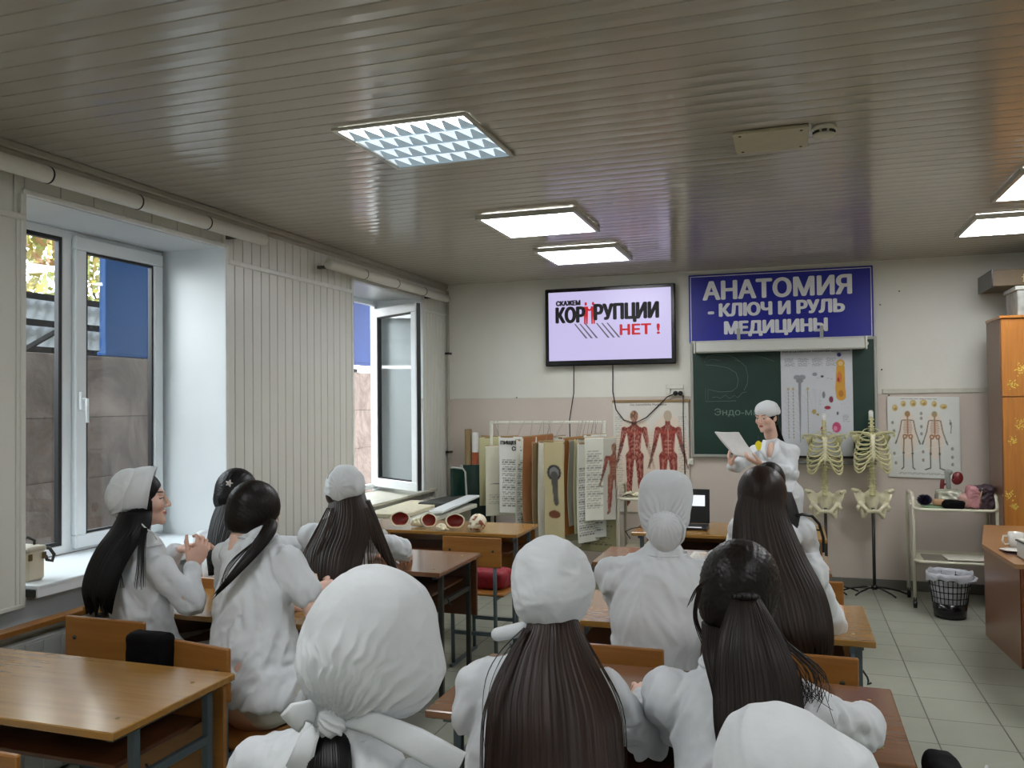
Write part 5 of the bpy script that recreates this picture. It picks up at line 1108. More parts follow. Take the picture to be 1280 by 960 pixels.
b = MB(); b.prism([(1.235, 6.48, 0), (1.255, 6.48, 0), (1.30, 5.74, 0), (1.28, 5.73, 0)], (0, 0, 1), .735); b.build('side_panel', wood('tdesk_side', '6b4630', '7a5238', .3, 'Z', grain=1.3), t)
b = MB(); b.bb(1.285, 2.45, 5.72, 5.74, 0.02, .735, .002); b.build('front_panel', wood('tdesk_front', '7a3c16', '8e4c20', .3, 'X'), t)
b = MB(); b.bb(2.43, 2.45, 5.0, 6.3, 0, .735, .002); b.build('far_side_panel', brd_d, t)
t = thing('mug', 'white mug with handle on the teacher desk at the right picture edge', 'mug', (1.195, 5.42, .76))
cw = mat('ceramic', 'dcdad2', .2); mx0, my0 = 1.195, 5.42
b = MB(); b.lathe((mx0, my0, .76), [(0, .004), (.033, .004), (.038, .02), (.04, .095), (.037, .095), (.035, .02), (0, .012)], 24); b.build('cup', cw, t)
b = MB(); b.tube([(mx0-.038, my0-.01, .835), (mx0-.065, my0-.015, .835), (mx0-.07, my0-.015, .81), (mx0-.06, my0-.012, .785), (mx0-.037, my0-.01, .79)], .006, 8); b.build('handle', cw, t)
b = MB(); b.lathe((1.15, 5.30, .76), [(0, .003), (.03, .003), (.06, .016), (.062, .018), (.03, .008), (0, .006)], 24); single('saucer', b, cw, 'small white saucer in front of the white mug', 'saucer', (1.15, 5.30, .76))
b = MB(); b.bb(1.10, 1.42, 5.22, 5.38, .7602, .7635, .001); single('notebook', b, mat('maroon_cover', '4a2a2a', .5), 'dark thin folder under the saucer on the teacher desk', 'folder', (1.25, 5.25, .76)).location.z = .7595
b = MB(); b.bb(1.15, 1.50, 5.02, 5.20, .761, .84, .004); t = thing('paper_box', 'white box of papers at the right picture edge on the teacher desk', 'box', (1.4, 5.1, .76)); b.build('box', mat('box_white', 'cfd0cc', .5), t)
b = MB(); b.box((1.315, 5.11, .846), (.33, .2, .008), rz=.1, bev=.001); b.build('black_edge_sheet', blk, t); b = MB(); b.box((1.315, 5.11, .853), (.32, .19, .005), rz=.1); b.build('top_paper', mat('paper_white', 'd2cfc2', .5), t)
# nail dots on the wall
for (px, py) in ((1124, 364), (1100, 381), (1111, 494), (646, 497), (1102, 462)):
    p = W(px, py, YB); b = MB(); b.cyl((p.x, YB-.006, p.z), (p.x, YB, p.z), .006, n=8); single('wall_nail', b, blk, 'tiny nail in the back wall '+{1124: 'right of the blue sign', 1100: 'near the blue sign, lower one', 1111: 'above the skeleton chart', 646: 'above the poster rack', 1102: 'right of the chalkboard frame'}[px], 'nail', (p.x, YB, p.z))
# ------------------------------------------------------------------ people
SKIN = lin('deb9a6'); cloth = mat('coat_cotton', 'd8dcdf', .75, var=.03, scale=6, bump=.15, bscale=30, spec=.25, crease=4., cdist=.05)
cloth2 = mat('cap_cotton', 'd6dadc', .75, var=.03, scale=8, bump=.12, bscale=40, spec=.25, crease=4.5, cdist=.026); trous = mat('trousers_white', 'c6c4ba', .75, var=.04, bump=.2, bscale=14, crease=6, cdist=.015)
tdark = mat('trousers_dark', '1d1d22', .8, var=.1); shoe = mat('shoe_white', 'c9c9c6', .5); skinm = mat('skin', 'ffffff', .5, attr=True, var=.03, scale=30, spec=.4)
hairb = mat('hair', 'ffffff', .42, attr=True, var=.15, scale=80, stretch=(1, 1, .08), spec=.26)
BLK, BRN, DBR = '0a0807', '261910', '140e0a'
def rot(yaw=0, pitch=0, roll=0): return np.array(Matrix.Rotation(yaw, 3, 'Z') @ Matrix.Rotation(pitch, 3, 'X') @ Matrix.Rotation(roll, 3, 'Y'))
def VQl(sd, h, off=0.): return sd.mesh(h, off=off)
def head_mesh(Hc, R, h=.0045, female=True):
    P = lambda x, y, z: Hc+R@np.array([x, y, z]); sd = SD()
    sd.ell(P(0, -.014, .03), (.069, .09, .083), R, .02); sd.ell(P(0, .022, -.02), (.057, .066, .08), R, .02); sd.ell(P(0, .045, -.072), (.036, .042, .032), R, .02); sd.ell(P(0, .078, -.094), (.016, .014, .014), R, .015)
    for s in (-1, 1):
        sd.ell(P(s*.036, .058, -.02), (.024, .026, .026), R, .015); sd.ell(P(s*.052, .01, -.06), (.014, .03, .03), R, .02)
    sd.cap(P(-.038, .079, .026), P(.038, .079, .026), .0095, k=.012)
    for s in (-1, 1): sd.ell(P(s*.03, .094, .006), (.017, .012, .010), R, .008, 'sub')
    for s in (-1, 1): sd.ell(P(s*.03, .0765, .005), (.0125, .012, .0115), R, .002); sd.cap(P(s*.018, .086, .011), P(s*.043, .080, .010), .0025, k=.004)
    sd.cap(P(0, .086, .014), P(0, .106, -.022), .0062, .0088, k=.008); sd.ell(P(0, .104, -.028), (.0095, .0095, .0075), R, .006)
    for s in (-1, 1): sd.ell(P(s*.0105, .096, -.03), (.006, .008, .0058), R, .005)
    sd.ell(P(0, .087, -.0515), (.021, .010, .0052), R, .005); sd.ell(P(0, .086, -.061), (.018, .0105, .006), R, .004); sd.cap(P(-.02, .098, -.0563), P(.02, .098, -.0563), .0016, k=.002, op='sub')
    for s in (-1, 1): sd.ell(P(s*.071, -.008, -.005), (.007, .017, .028), R@rot(s*.35), .006); sd.ell(P(s*.079, -.004, -.002), (.005, .008, .014), R@rot(s*.35), .004, 'sub')
    sd.cap(P(0, -.022, -.05), P(0, -.045, -.15), .05, .052, k=.03)
    V, Q = sd.mesh(h); L = (V-Hc)@R; c = np.tile(SKIN, (len(V), 1))
    def tint(m, col, a=1.): 
        m = (np.clip(m, 0, 1)*a)[:, None]; c[:] = c*(1-m)+m*np.array(lin(col))
    x, y, z = L.T; ax = np.abs(x)
    tint((1-np.hypot(x/.022, (z+.0565)/.0105))*4*(y > .08), 'a0484a', .85)
    tint((1-np.hypot((ax-.045)/.03, (z+.03)/.03))*1.2*(y > .03), 'c98070', .35)
    ey = (y > .078) & (z < .0075) & (z > -.0025) & (np.abs(ax-.03) < .0125); tint(ey*1., 'e8e4e0'); tint((np.hypot(ax-.03, z-.002) < .0055)*(y > .078)*(z < .008)*1., '1a100c')
    tint(((np.abs(z-(.0092-.25*np.abs(ax-.03))) < .0022) & (np.abs(ax-.031) < .015) & (y > .07))*1., '1c1210', .9)
    tint((1-np.abs(z-(.0265+.006*np.sin((ax-.015)*60)))/.0036)*2*((ax > .012) & (ax < .048) & (y > .06)), '1a120e', .9)
    return V, Q, c
def hand_mesh(Wp, d, n, side, curl=.5, spread=.06, h=.0032, thumb=.6, fa=None):
    """Wp wrist, d towards fingertips, n out of the palm, side +1 when the thumb lies towards d x n"""
    d = V3(d); d /= np.linalg.norm(d); n = V3(n); n -= d*(n@d); n /= np.linalg.norm(n); x = np.cross(d, n)*side; W_ = V3(Wp)
    P = lambda a, b, c: W_+x*a+d*b+n*c; sd = SD(); R = np.stack([x, d, n], 1)
    sd.cap(P(0, -.03, 0), P(0, .012, 0), .0235, .024, k=.012, nrm=n, flat=.72); sd.ell(P(0, .045, -.001), (.037, .046, .0135), R, .014); sd.ell(P(.022, .03, .006), (.015, .026, .013), R, .012)
    for i, (bx_, ln) in enumerate(((.028, .066), (.009, .073), (-.010, .068), (-.027, .054))):
        a = curl*(fa[i] if fa else (1+.12*i)); p = np.array([bx_, .083-.004*abs(i-1.3), 0]); ang = a*.5; sx = (1.3-i)*spread
        for k, (f, r0, r1) in enumerate(((.45, .0092, .0083), (.31, .0082, .0075), (.24, .0074, .006))):
            q = p+np.array([sx*ln*f, math.cos(ang)*ln*f*1.0, math.sin(ang)*ln*f]); sd.cap(P(*p), P(*q), r0, r1, k=.004); p = q; ang += a*(.85 if k == 0 else .6)
    p = np.array([.026, .014, .006]); ang = thumb
    for f, r0, r1, da in ((.036, .0125, .010, .0), (.028, .0098, .0085, -.25), (.024, .0085, .0065, -.15)):
        q = p+np.array([math.sin(ang)*f, math.cos(ang)*f, .25*f+curl*.2*f]); sd.cap(P(*p), P(*q), r0, r1, k=.006); p = q; ang += da
    V, Q = sd.mesh(h); return V, Q, np.tile(SKIN*np.array([1.02, .97, .95]), (len(V), 1))
def limb(sd, a, b, ra, rb, k=.02): sd.cap(a, b, ra, rb, k=k)
def loft(secs, lat=(1, 0, 0), n=320, m=60, amp=.004, seed=0, jag=.03, col=BRN, dome=False, freq=52, horiz=False):
    """closed tube through elliptical sections (x,y,z,rx,ry), ridged into strands; ragged lower end"""
    secs = np.array([tuple(s_[0])+tuple(s_[1:]) if len(s_) == 3 else s_ for s_ in secs], float); N = len(secs)
    t = np.linspace(0, N-1, m); i = np.clip(t.astype(int), 0, N-2); f = (t-i)[:, None]
    g = lambda j: secs[np.clip(j, 0, N-1)]
    p0, p1, p2, p3 = g(i-1), g(i), g(i+1), g(i+2); S_ = .5*((2*p1)+(-p0+p2)*f+(2*p0-5*p1+4*p2-p3)*f*f+(-p0+3*p1-3*p2+p3)*f**3)
    C_, rx, ry = S_[:, :3], np.maximum(S_[:, 3], .001), np.maximum(S_[:, 4], .001)
    T = np.gradient(C_, axis=0); T /= np.linalg.norm(T, axis=1, keepdims=True)
    if horiz: T[:] = (0, 0, -1)
    X = V3(lat)[None]-T*(T@V3(lat))[:, None]; X /= np.linalg.norm(X, axis=1, keepdims=True); Y = np.cross(T, X)
    r = np.random.RandomState(seed); th = np.linspace(0, 2*PI, n, endpoint=False)
    ph = r.rand(6)*6.28; s_ = np.linspace(0, 1, m)[:, None]
    rid = sum(np.sin(th[None]*k_+ph[j]+1.5*np.sin(s_*(2+j)+ph[j]))/(1+.3*j) for j, k_ in enumerate((freq, int(freq*1.7), int(freq*2.3), int(freq*.3))))/2.6
    n = len(th); amp = amp*.42
    A = amp*np.minimum(1, .25+s_*2.5)*rid
    V = C_[:, None]+X[:, None]*((rx[:, None]+A)*np.cos(th))[..., None]+Y[:, None]*((ry[:, None]+A)*np.sin(th))[..., None]
    jg = jag*(fnoise(np.stack([np.cos(th)*3, np.sin(th)*3, th*0], 1), seed, 2.5)+.5*np.sin(th*freq*.8+ph[3])); w_ = np.clip((s_-.7)/.3, 0, 1)**2; V = V+T[:, None]*(w_*jg[None])[..., None]
    idx = np.arange(m*n).reshape(m, n); q = np.stack([idx[:-1], np.roll(idx[:-1], -1, 1), np.roll(idx[1:], -1, 1), idx[1:]], -1).reshape(-1, 4)
    V = V.reshape(-1, 3); c0 = len(V); ext = np.stack([C_[0], C_[-1]]); V = np.concatenate([V, ext])
    k = np.arange(n); kn = (k+1) % n
    cap0 = np.stack([np.full(n//2, c0), idx[0][2*np.arange(n//2)], idx[0][(2*np.arange(n//2)+1) % n], idx[0][(2*np.arange(n//2)+2) % n]], 1)[:, [0, 3, 2, 1]]; cap1 = np.stack([np.full(n//2, c0+1), idx[-1][2*np.arange(n//2)], idx[-1][(2*np.arange(n//2)+1) % n], idx[-1][(2*np.arange(n//2)+2) % n]], 1)
    Q = np.concatenate([q, cap0, cap1]); base = np.array(lin(col)); st = (1+.34*rid+.2*np.sin(th*7+ph[2])[None])*np.ones((m, 1)); st = np.concatenate([st.ravel(), [1, 1]])
    return V, Q, np.clip(base[None]*st[:, None], 0, 1)
def strands(paths, r=.0012, col=BRN):
    b = MB()
    for p in paths:
        p = [Vector(q) for q in p]; N = 14; out = []
        for i in range(N+1):
            t = i/N*(len(p)-1); j = min(int(t), len(p)-2); f = t-j; g = lambda q: p[max(0, min(len(p)-1, q))]
            out.append(.5*((2*g(j))+(-g(j-1)+g(j+1))*f+(2*g(j-1)-5*g(j)+4*g(j+1)-g(j+2))*f*f+(-g(j-1)+3*g(j)-3*g(j+1)+g(j+2))*f**3))
        b.tube(out, [r*(1-.7*k/N) for k in range(N+1)], 4, cap=False)
    V = np.array([tuple(v) for v in b.v]); Q = np.array(b.f); return V, Q, np.tile(np.array(lin(col)), (len(V), 1))
def scalp(Hc, R, tie=None, col=BRN, back=-.2, grow=.009, face=True, seed=1, h=.005, amp=.0016, nr=80):
    amp *= .45; nr = max(nr, 90)
    P = lambda x, y, z: Hc+R@np.array([x, y, z]); sd = SD()
    sd.ell(P(0, -.018, .034), (.073+grow, .093+grow, .086+grow), R, .02); sd.ell(P(0, -.045, -.03), (.062+grow, .055+grow, .065), R, .03)
    if face: sd.ell(P(0, .085, -.035), (.064, .062, .085), R, .012, 'sub'); sd.box(P(0, .0, -.14), (.2, .2, .06), R, .01, .01, 'sub')
    V, Q = sd.mesh(h); N_ = vnormals(V, Q); tp = P(0, -.1, -.03) if tie is None else V3(tie); c0 = P(0, -.015, .03); ax = tp-c0; ax /= np.linalg.norm(ax); f = R@np.array([1, 0, 0]); f -= ax*(ax@f); f /= np.linalg.norm(f); g_ = np.cross(ax, f)
    D = V-c0; ph = np.arctan2(D@g_, D@f); r = np.random.RandomState(seed); rd = np.sin(ph*nr+r.rand()*6)+.6*np.sin(ph*nr*1.7+2)+.5*np.sin(ph*nr*.4+1)
    V = V+N_*(amp*rd*.5)[:, None]; return V, Q, np.clip(np.array(lin(col))[None]*(1+.22*rd)[:, None], 0, 1)
def J3(parts):
    V, Q = joinVQ([(p[0], p[1]) for p in parts]); return V, Q, np.concatenate([p[2] for p in parts])
def person(label, Hc, head=(0, 0, 0), pelvis=(0, 0, .53), byaw=0., shz=None, elbows=None, wrists=None, hands=None, seated=True, short=False, hres=.0055, coatname='lab_coat', legs='white', hem=.40, seed=1, shw=.165, knees=None, foldamp=.007, sleeve=1., nb=None, chest_back=0., collar=True, coatoff=.0, loose=.012, vneck=False):
    Hc = V3(Hc); R = rot(*head); Bf = rot(byaw); PV = V3(pelvis); bx = Bf@np.array([1, 0, 0]); by = Bf@np.array([0, 1, 0]); up = np.array([0, 0, 1.])
    NB = Hc+R@np.array([0, -.045, -.06])+np.array([0, 0, -.105])-by*.01 if nb is None else V3(nb)
    tl = NB-PV; tn = tl/np.linalg.norm(tl)
    t = thing('person', label, 'person', (PV[0], PV[1], 0))
    sh = [NB+bx*s*shw*.93-tn*.075 for s in (-1, 1)]
    CH = NB-tn*.12-by*.012; RB = PV+tl*.55-by*(.02+chest_back); WA = PV+tl*.25-by*.01
    if elbows is None: elbows = [sh[i]+np.array([0, 0, -.2])+by*.16+bx*s*.05 for i, s in enumerate((-1, 1))]
    elbows = [V3(e) for e in elbows]
    if wrists is None: wrists = [np.array([*(elbows[i]+by*.2-bx*s*.10)[:2], .785]) for i, s in enumerate((-1, 1))]
    wrists = [V3(w_) for w_ in wrists]
    hips = [PV+bx*s*.085 for s in (-1, 1)]
    if knees is None: knees = [hips[i]+by*.40+bx*s*.02+np.array([0, 0, .0 if seated else -.41]) if seated else hips[i]+bx*s*.01+by*.01+np.array([0, 0, -.40]) for i, s in enumerate((-1, 1))]
    knees = [V3(k) for k in knees]; ank = [np.array([knees[i][0], knees[i][1], .085])+by*(.02 if seated else -.02) for i in (0, 1)]
    def torso(sd, o=0.):
        sd.cap(hips[0], hips[1], .10+o+(.014 if short and o > 0 else 0), k=.05, nrm=by, flat=.98); sd.cap(PV, WA, .135+o+loose*.6, .118+o+loose, k=.05, nrm=by, flat=.78); sd.cap(WA, RB, .118+o+loose, .133+o+loose*.5, k=.05, nrm=by, flat=.78); sd.cap(RB, CH, .133+o, .128+o, k=.05, nrm=by, flat=.72)
        sd.cap(CH, NB-tn*.03, .118+o, .055+o, k=.05, nrm=by, flat=.75); sd.cap(sh[0], sh[1], .04+o, k=.035, nrm=by, flat=.9)
        for s in (0, 1): sd.cap(NB-tn*.02, sh[s], .036+o*.7, .040+o, k=.03)
    # body : skin everywhere, coarse under the clothes, fine at head and hands
    sd = SD(); torso(sd, -.012)
    for i in (0, 1):
        sd.cap(sh[i], elbows[i], .042, .035, k=.02); sd.cap(elbows[i], wrists[i], .034, .022, k=.02)
        sd.cap(hips[i], knees[i], .078, .05, k=.04); sd.cap(knees[i], ank[i], .046, .03, k=.02); sd.cap(ank[i], ank[i]+by*.10-up*.05, .03, .025, k=.02)
    V, Q = sd.mesh(.009 if short else .012); parts = [(V, Q, np.tile(SKIN, (len(V), 1)))]
    parts.append(head_mesh(Hc, R, hres)); hn = hands or [None, None]
    for i, s in enumerate((-1, 1)):
        hd = hn[i] or {}
        if hd.get('skip'): continue
        fd = wrists[i]-elbows[i]; fd /= np.linalg.norm(fd); d = hd.get('d', fd*[1, 1, .2]); n = hd.get('n', (0, 0, -1))
        parts.append(hand_mesh(wrists[i]+V3(d)/np.linalg.norm(V3(d))*.012, d, n, hd.get('side', s), hd.get('curl', .5), thumb=hd.get('thumb', .6), fa=hd.get('fa')))
    V, Q, c = J3(parts); npmesh('body', V, Q, skinm, t, c)
    # coat / tunic
    sd = SD(); torso(sd, .004+coatoff)
    for i in (0, 1):
        if short:
            m_ = sh[i]*.42+elbows[i]*.58; sd.cap(sh[i], m_, .05, .058, k=.03)
        else:
            e = elbows[i]; w_ = wrists[i]*.93+e*.07; sd.cap(sh[i], e, .05*sleeve, .046*sleeve, k=.03); sd.cap(e, w_, .046*sleeve, .035*sleeve, k=.02)
        if seated: kk = hips[i]*(1-hem)+knees[i]*hem; sd.cap(hips[i], kk, .098, .09, k=.05)
        else: sd.cap(hips[i], knees[i]*.9+hips[i]*.1, .105, .11, k=.06)
    if collar: sd.cap(Hc+R@np.array([0, -.045, -.142])-up*.012, NB-up*.02, .061, .074, k=.02); sd.cap(NB+up*.012-by*.006, NB-up*.02, .058, .072, k=.02)
    if short: sd.box(PV-up*.24, (.5, .5, .22), None, .005, .01, 'sub')
    if vneck: sd.ell(NB+by*.11-up*.035, (.05, .085, .09), Bf, .01, 'sub')
    V, Q = sd.mesh(.0072); V = relax(V, Q, 1); N_ = vnormals(V, Q); L = (V-PV)@Bf
    # folds : long diagonal creases, stronger round the elbows and the waist
    L2 = L.copy(); L2[:, 0] += .45*np.abs(L[:, 2]-.25)*np.sign(L[:, 0]); s1 = ridges(L2*np.array([1, 1, .38]), seed, 26); s2 = ridges(L2*np.array([1, .8, .6]), seed+7, 52); am = np.full(len(V), foldamp)
    for i in (0, 1): am += .005*np.exp(-np.sum((V-elbows[i])**2, 1)/.012)+.003*np.exp(-np.sum((V-sh[i])**2, 1)/.006)
    am *= 1.3; am += .004*np.exp(-((L[:, 2]-.12)/.09)**2)
    V = V+N_*(am*(np.clip(s1, -.6, 1)-.35)+am*.32*(s2-.3))[:, None]; V = relax(V, Q, 1, .2)
    coat = npmesh(coatname, V, Q, cloth, t)
    if collar:
        b = MB(); pts = [V3(NB)+up*.022+(-by*math.cos(a)+bx*math.sin(a))*np.array([.066]*3) for a in np.linspace(-2.3, 2.3, 15)]; b.tube([p-up*.006 for p in pts], .005, 6, flat=3.4, up=(0, 0, 1)); b.build('collar', cloth, coat)
    # trousers and shoes
    sd = SD(); sd.cap(hips[0], hips[1], .103 if short else .098, k=.05)
    for i in (0, 1): sd.cap(hips[i], knees[i], .092, .066, k=.04); sd.cap(knees[i], ank[i]+up*.0, .066, .058, k=.03)
    V, Q = sd.mesh(.01); N_ = vnormals(V, Q); V = V+N_*(.006*ridges(V-PV, seed+3, 22))[:, None]; npmesh('trousers', V, Q, trous if legs == 'white' else tdark, t)
    for i in (0, 1):
        sd = SD(); sd.cap(np.array([*ank[i][:2], .045])-by*.04, np.array([*ank[i][:2], .038])+by*.12, .04, .034, k=.01); V, Q = sd.mesh(.008); V[:, 2] = np.maximum(V[:, 2], .002); npmesh('shoe', V, Q, shoe, t)
    return t, dict(H=Hc, R=R, NB=NB, sh=sh, PV=PV, by=by, bx=bx, up=up, CH=CH, coat=coat, RB=RB)
def hp(J, x, y, z): return J['H']+J['R']@np.array([x, y, z])
def cap_mesh(sd, J, gather, name='cap', n=26, amp=.005, h=.004, seed=1, wr=.004, fall=.09, root=None, m=None, ctr=None):
    V, Q = sd.mesh(h); N_ = vnormals(V, Q); c0 = hp(J, 0, -.02, .03) if ctr is None else V3(ctr); g = V3(gather); ax = g-c0; ax /= np.linalg.norm(ax); f = J['R']@np.array([1, 0, .1]); f -= ax*(ax@f); f /= np.linalg.norm(f); g2 = np.cross(ax, f)
    D = V-g; ph = np.arctan2(D@g2, D@f); dist = np.linalg.norm(D, axis=1); L = (V-c0)@J['R']
    w_ = np.exp(-(dist/fall)**2)*np.clip(dist/.02, 0, 1); wob = ph+.12*fnoise(L, seed+2, 30)
    V = V+N_*(amp*w_*(1-2*np.abs(np.sin(wob*n/2)))+1.4*wr*(np.clip(ridges(L*np.array([1, 1, .7]), seed, 15), -.5, 1)-.4)+wr*.35*(ridges(L, seed+5, 36)-.3))[:, None]
    V = relax(V, Q, 1, .3); return npmesh(name, V, Q, m or cloth2, root)
def hairobj(root, parts, name='hair'): V, Q, c = J3(parts); return npmesh(name, V, Q, hairb, root, c)
def tieband(root, c, ax, r, rr=.012, name='tie_band', m=None, n=40, amp=.003):
    b = MB(); X, Y, Z = frame_from(ax); pts = [Vector(c)+(X*math.cos(a)+Y*math.sin(a))*(r+amp*math.sin(9*a)) for a in [2*PI*k/n for k in range(n)]]; b.tube(pts, rr, 8, closed=True); return b.build(name, m or cloth2, root)
def ribbon(root, pts, wd, name='tie_end', th=.004, m=None, up=(0, 0, 1)):
    b = MB(); b.tube(pts, wd, 8, flat=th/max(wd), up=up); return b.build(name, m or cloth2, root)

# P6 round cap, long brown hair over the back
H6 = at(690, 735, 2.07)
t, J = person('girl with a round white cap and long brown hair spread over her back', H6, (.05, -.28, 0), (-.60, 1.84, .535), .05, elbows=[at(588, 888, 2.02), at(808, 925, 2.12)], wrists=[(-.74, 2.33, .79), (-.40, 2.36, .79)], seed=11, shw=.17)
sd = SD(); c6 = V3(at(690, 724, 2.04)); sd.ell(c6, (.098, .092, .108), J['R'], .02); sd.ell(c6+np.array([0, -.02, -.045]), (.075, .07, .06), J['R'], .03)
cp = cap_mesh(sd, J, c6+np.array([.0, -.08, -.03]), 'medical_cap', 16, .0005, seed=4, wr=.009, root=t, fall=.07)
b_ = -.0
def S6(px, py, t_, rx, ry): return (*at(px, py, t_), rx, ry)
parts = [loft([S6(692, 755, 2.02, .050, .04), S6(692, 785, 1.975, .066, .040), S6(689, 820, 1.93, .102, .036), S6(690, 875, 1.86, .146, .034), S6(692, 930, 1.80, .152, .032), S6(693, 1010, 1.74, .158, .03), S6(694, 1060, 1.72, .15, .02)], seed=3, amp=.0055, col='281a13', horiz=True, jag=.03)]
r_ = np.random.RandomState(6); st_ = []
for k in range(26):
    s = 1 if k % 2 else -1; x0 = 690+s*(28+r_.rand()*8); x1 = 690+s*(74+r_.rand()*16); st_.append([at(x0, 785, 1.96), at((x0+x1)/2, 830, 1.9), at(x1, 890, 1.83), at(x1+s*4, 985, 1.76)])
parts.append(strands(st_, .0014, '241812')); parts.append(strands([[at(655, 785, 1.98), at(625, 815, 1.93), at(607, 850, 1.9), at(603, 905, 1.87), at(610, 960, 1.85)], [at(660, 790, 1.98), at(632, 815, 1.93), at(612, 860, 1.9), at(608, 920, 1.87)]], .002, '3a3a40'))
hairobj(t, parts)
sd = SD(); a, b2 = V3(at(622, 793, 2.02)), V3(at(652, 787, 2.0)); sd.cap(a, b2, .016, .018, k=.01); V, Q = sd.mesh(.004); npmesh('rolled_collar', V, Q, cloth, t)
# P9 ponytail
H9 = at(925, 748, 2.02)
t, J = person('capless girl with a messy dark ponytail, arms on the brown foreground desk', H9, (-.15, -.25, .08), (-.09, 1.86, .535), -.05, elbows=[at(852, 905, 2.05), at(1078, 912, 2.0)], wrists=[(-.21, 2.34, .79), (.10, 2.34, .79)], seed=23, sleeve=1.1, foldamp=.009)
tie = V3(at(932, 742, 1.905))
parts = [scalp(J['H'], J['R'], tie, DBR, grow=.02, seed=5, h=.0045, amp=.004, nr=44)]
S9 = S6
parts.append(loft([S9(932, 738, 1.92, .022, .018), S9(935, 765, 1.88, .045, .028), S9(940, 810, 1.83, .075, .035), S9(946, 860, 1.79, .090, .03), S9(948, 920, 1.75, .088, .025), S9(948, 975, 1.73, .07, .015)], seed=9, amp=.006, col='1d1511', jag=.05, horiz=True))
parts.append(loft([S9(915, 780, 1.96, .07, .04), S9(910, 820, 1.89, .055, .035), S9(915, 870, 1.83, .04, .025), S9(918, 925, 1.78, .03, .012)], seed=19, amp=.006, col='1d1511', jag=.06, horiz=True))
st_ = []
for k in range(46):
    u = r_.rand(); st_.append([at(940+20*u, 765, 1.90), at(965+18*u, 800, 1.88), at(985+50*u+8*r_.randn(), 845, 1.84), at(978+62*u+22*r_.randn(), 870+60*r_.rand(), 1.81)])
for k in range(14): u = r_.rand(); st_.append([at(872+6*u, 735, 1.95), at(866+6*u, 770, 1.95), at(876+10*u, 805, 1.95), at(898+16*u, 860, 1.88)])
for k in range(8): u = r_.rand(); st_.append([at(890, 720, 1.93), at(870+4*u, 735, 1.92), at(858+8*u, 760-10*u, 1.95)])
for k in range(10): u = r_.rand(); st_.append([at(920, 800, 1.92), at(900+10*u, 850, 1.86), at(903+8*u, 890, 1.84), at(912+10*u, 935, 1.82)])
parts.append(strands(st_, .0018, '1d1511')); hairobj(t, parts)
tieband(t, tie+np.array([0, 0, -.008]), (0, .3, 1), .022, .008, 'hair_tie', mat('hair_tie', '15100e', .6))
# P7 bonnet with bun
H7 = at(833, 640, 3.08)
t, J = person('broad-shouldered student with a tied white surgical bonnet covering a hair bun', H7, (0, -.22, 0), (-.50, 3.02, .535), 0, elbows=[at(772, 742, 3.1), at(895, 745, 3.15)], wrists=[(-.62, 3.42, .79), (-.28, 3.42, .79)], seed=31, shw=.185, foldamp=.008, coatoff=.012, hem=.3)
c7 = V3(at(832, 632, 3.05)); sd = SD(); sd.ell(c7+np.array([0, .015, .0]), (.09, .10, .115), None, .03); sd.box(c7+np.array([0, .0, .045]), (.084, .075, .072), None, .05, .04); sd.box(c7+np.array([0, .0, -.045]), (.080, .07, .05), None, .04, .03)
g7 = V3(at(832, 662, 2.955)); cap_mesh(sd, J, g7+np.array([0, .01, 0]), 'surgical_bonnet', 22, .009, seed=8, wr=.005, root=t, fall=.085, ctr=c7)
sd = SD(); sd.ell(g7+np.array([0, .005, 0]), (.060, .045, .060), None, .02); sd.ell(g7+np.array([0, .005, -.04]), (.045, .04, .045), None, .02); cap_mesh(sd, J, g7+np.array([0, -.03, .05]), 'bun_cover', 18, .003, seed=5, wr=.004, root=t, ctr=g7)
tieband(t, g7+np.array([0, .01, -.004]), (0, 1, .1), .064, .0055, 'elastic_band', amp=.0015)
ribbon(t, [at(808, 668, 2.99), at(820, 683, 2.97), at(845, 693, 2.97), at(858, 690, 2.99)], [.006, .008, .008, .005], 'tie_string')
hairobj(t, [scalp(J['H'], J['R'], None, DBR, grow=.004)])
# P8 long straight hair to the waist
H8 = at(953, 628, 3.14)
t, J = person('capless girl with very long straight dark hair falling to the waist', H8, (-.05, -.2, 0), (-.03, 3.12, .535), -.1, elbows=[at(922, 775, 3.2), at(1040, 785, 3.15)], wrists=[(-.10, 3.50, .79), (.14, 3.50, .79)], seed=41, hem=.3)
parts = [scalp(J['H'], J['R'], hp(J, 0, 0, .13), '231811', grow=.016, seed=8, face=True, nr=60)]
parts.append(loft([S6(953, 608, 3.10, .070, .07), S6(951, 640, 3.07, .092, .062), S6(960, 690, 2.99, .124, .055), S6(975, 740, 2.90, .148, .05), S6(985, 785, 2.84, .145, .045), S6(997, 818, 2.82, .105, .03)], seed=13, amp=.005, col='231811', jag=.05, horiz=True))
st_ = []
for k in range(30): u = r_.rand(); st_.append([at(975+8*u, 650, 3.04), at(990+20*u, 705, 3.0), at(1008+26*u, 755, 2.96), at(1015+24*u, 800+20*r_.rand(), 2.93)])
parts.append(strands(st_, .0022, '241a14')); hairobj(t, parts)
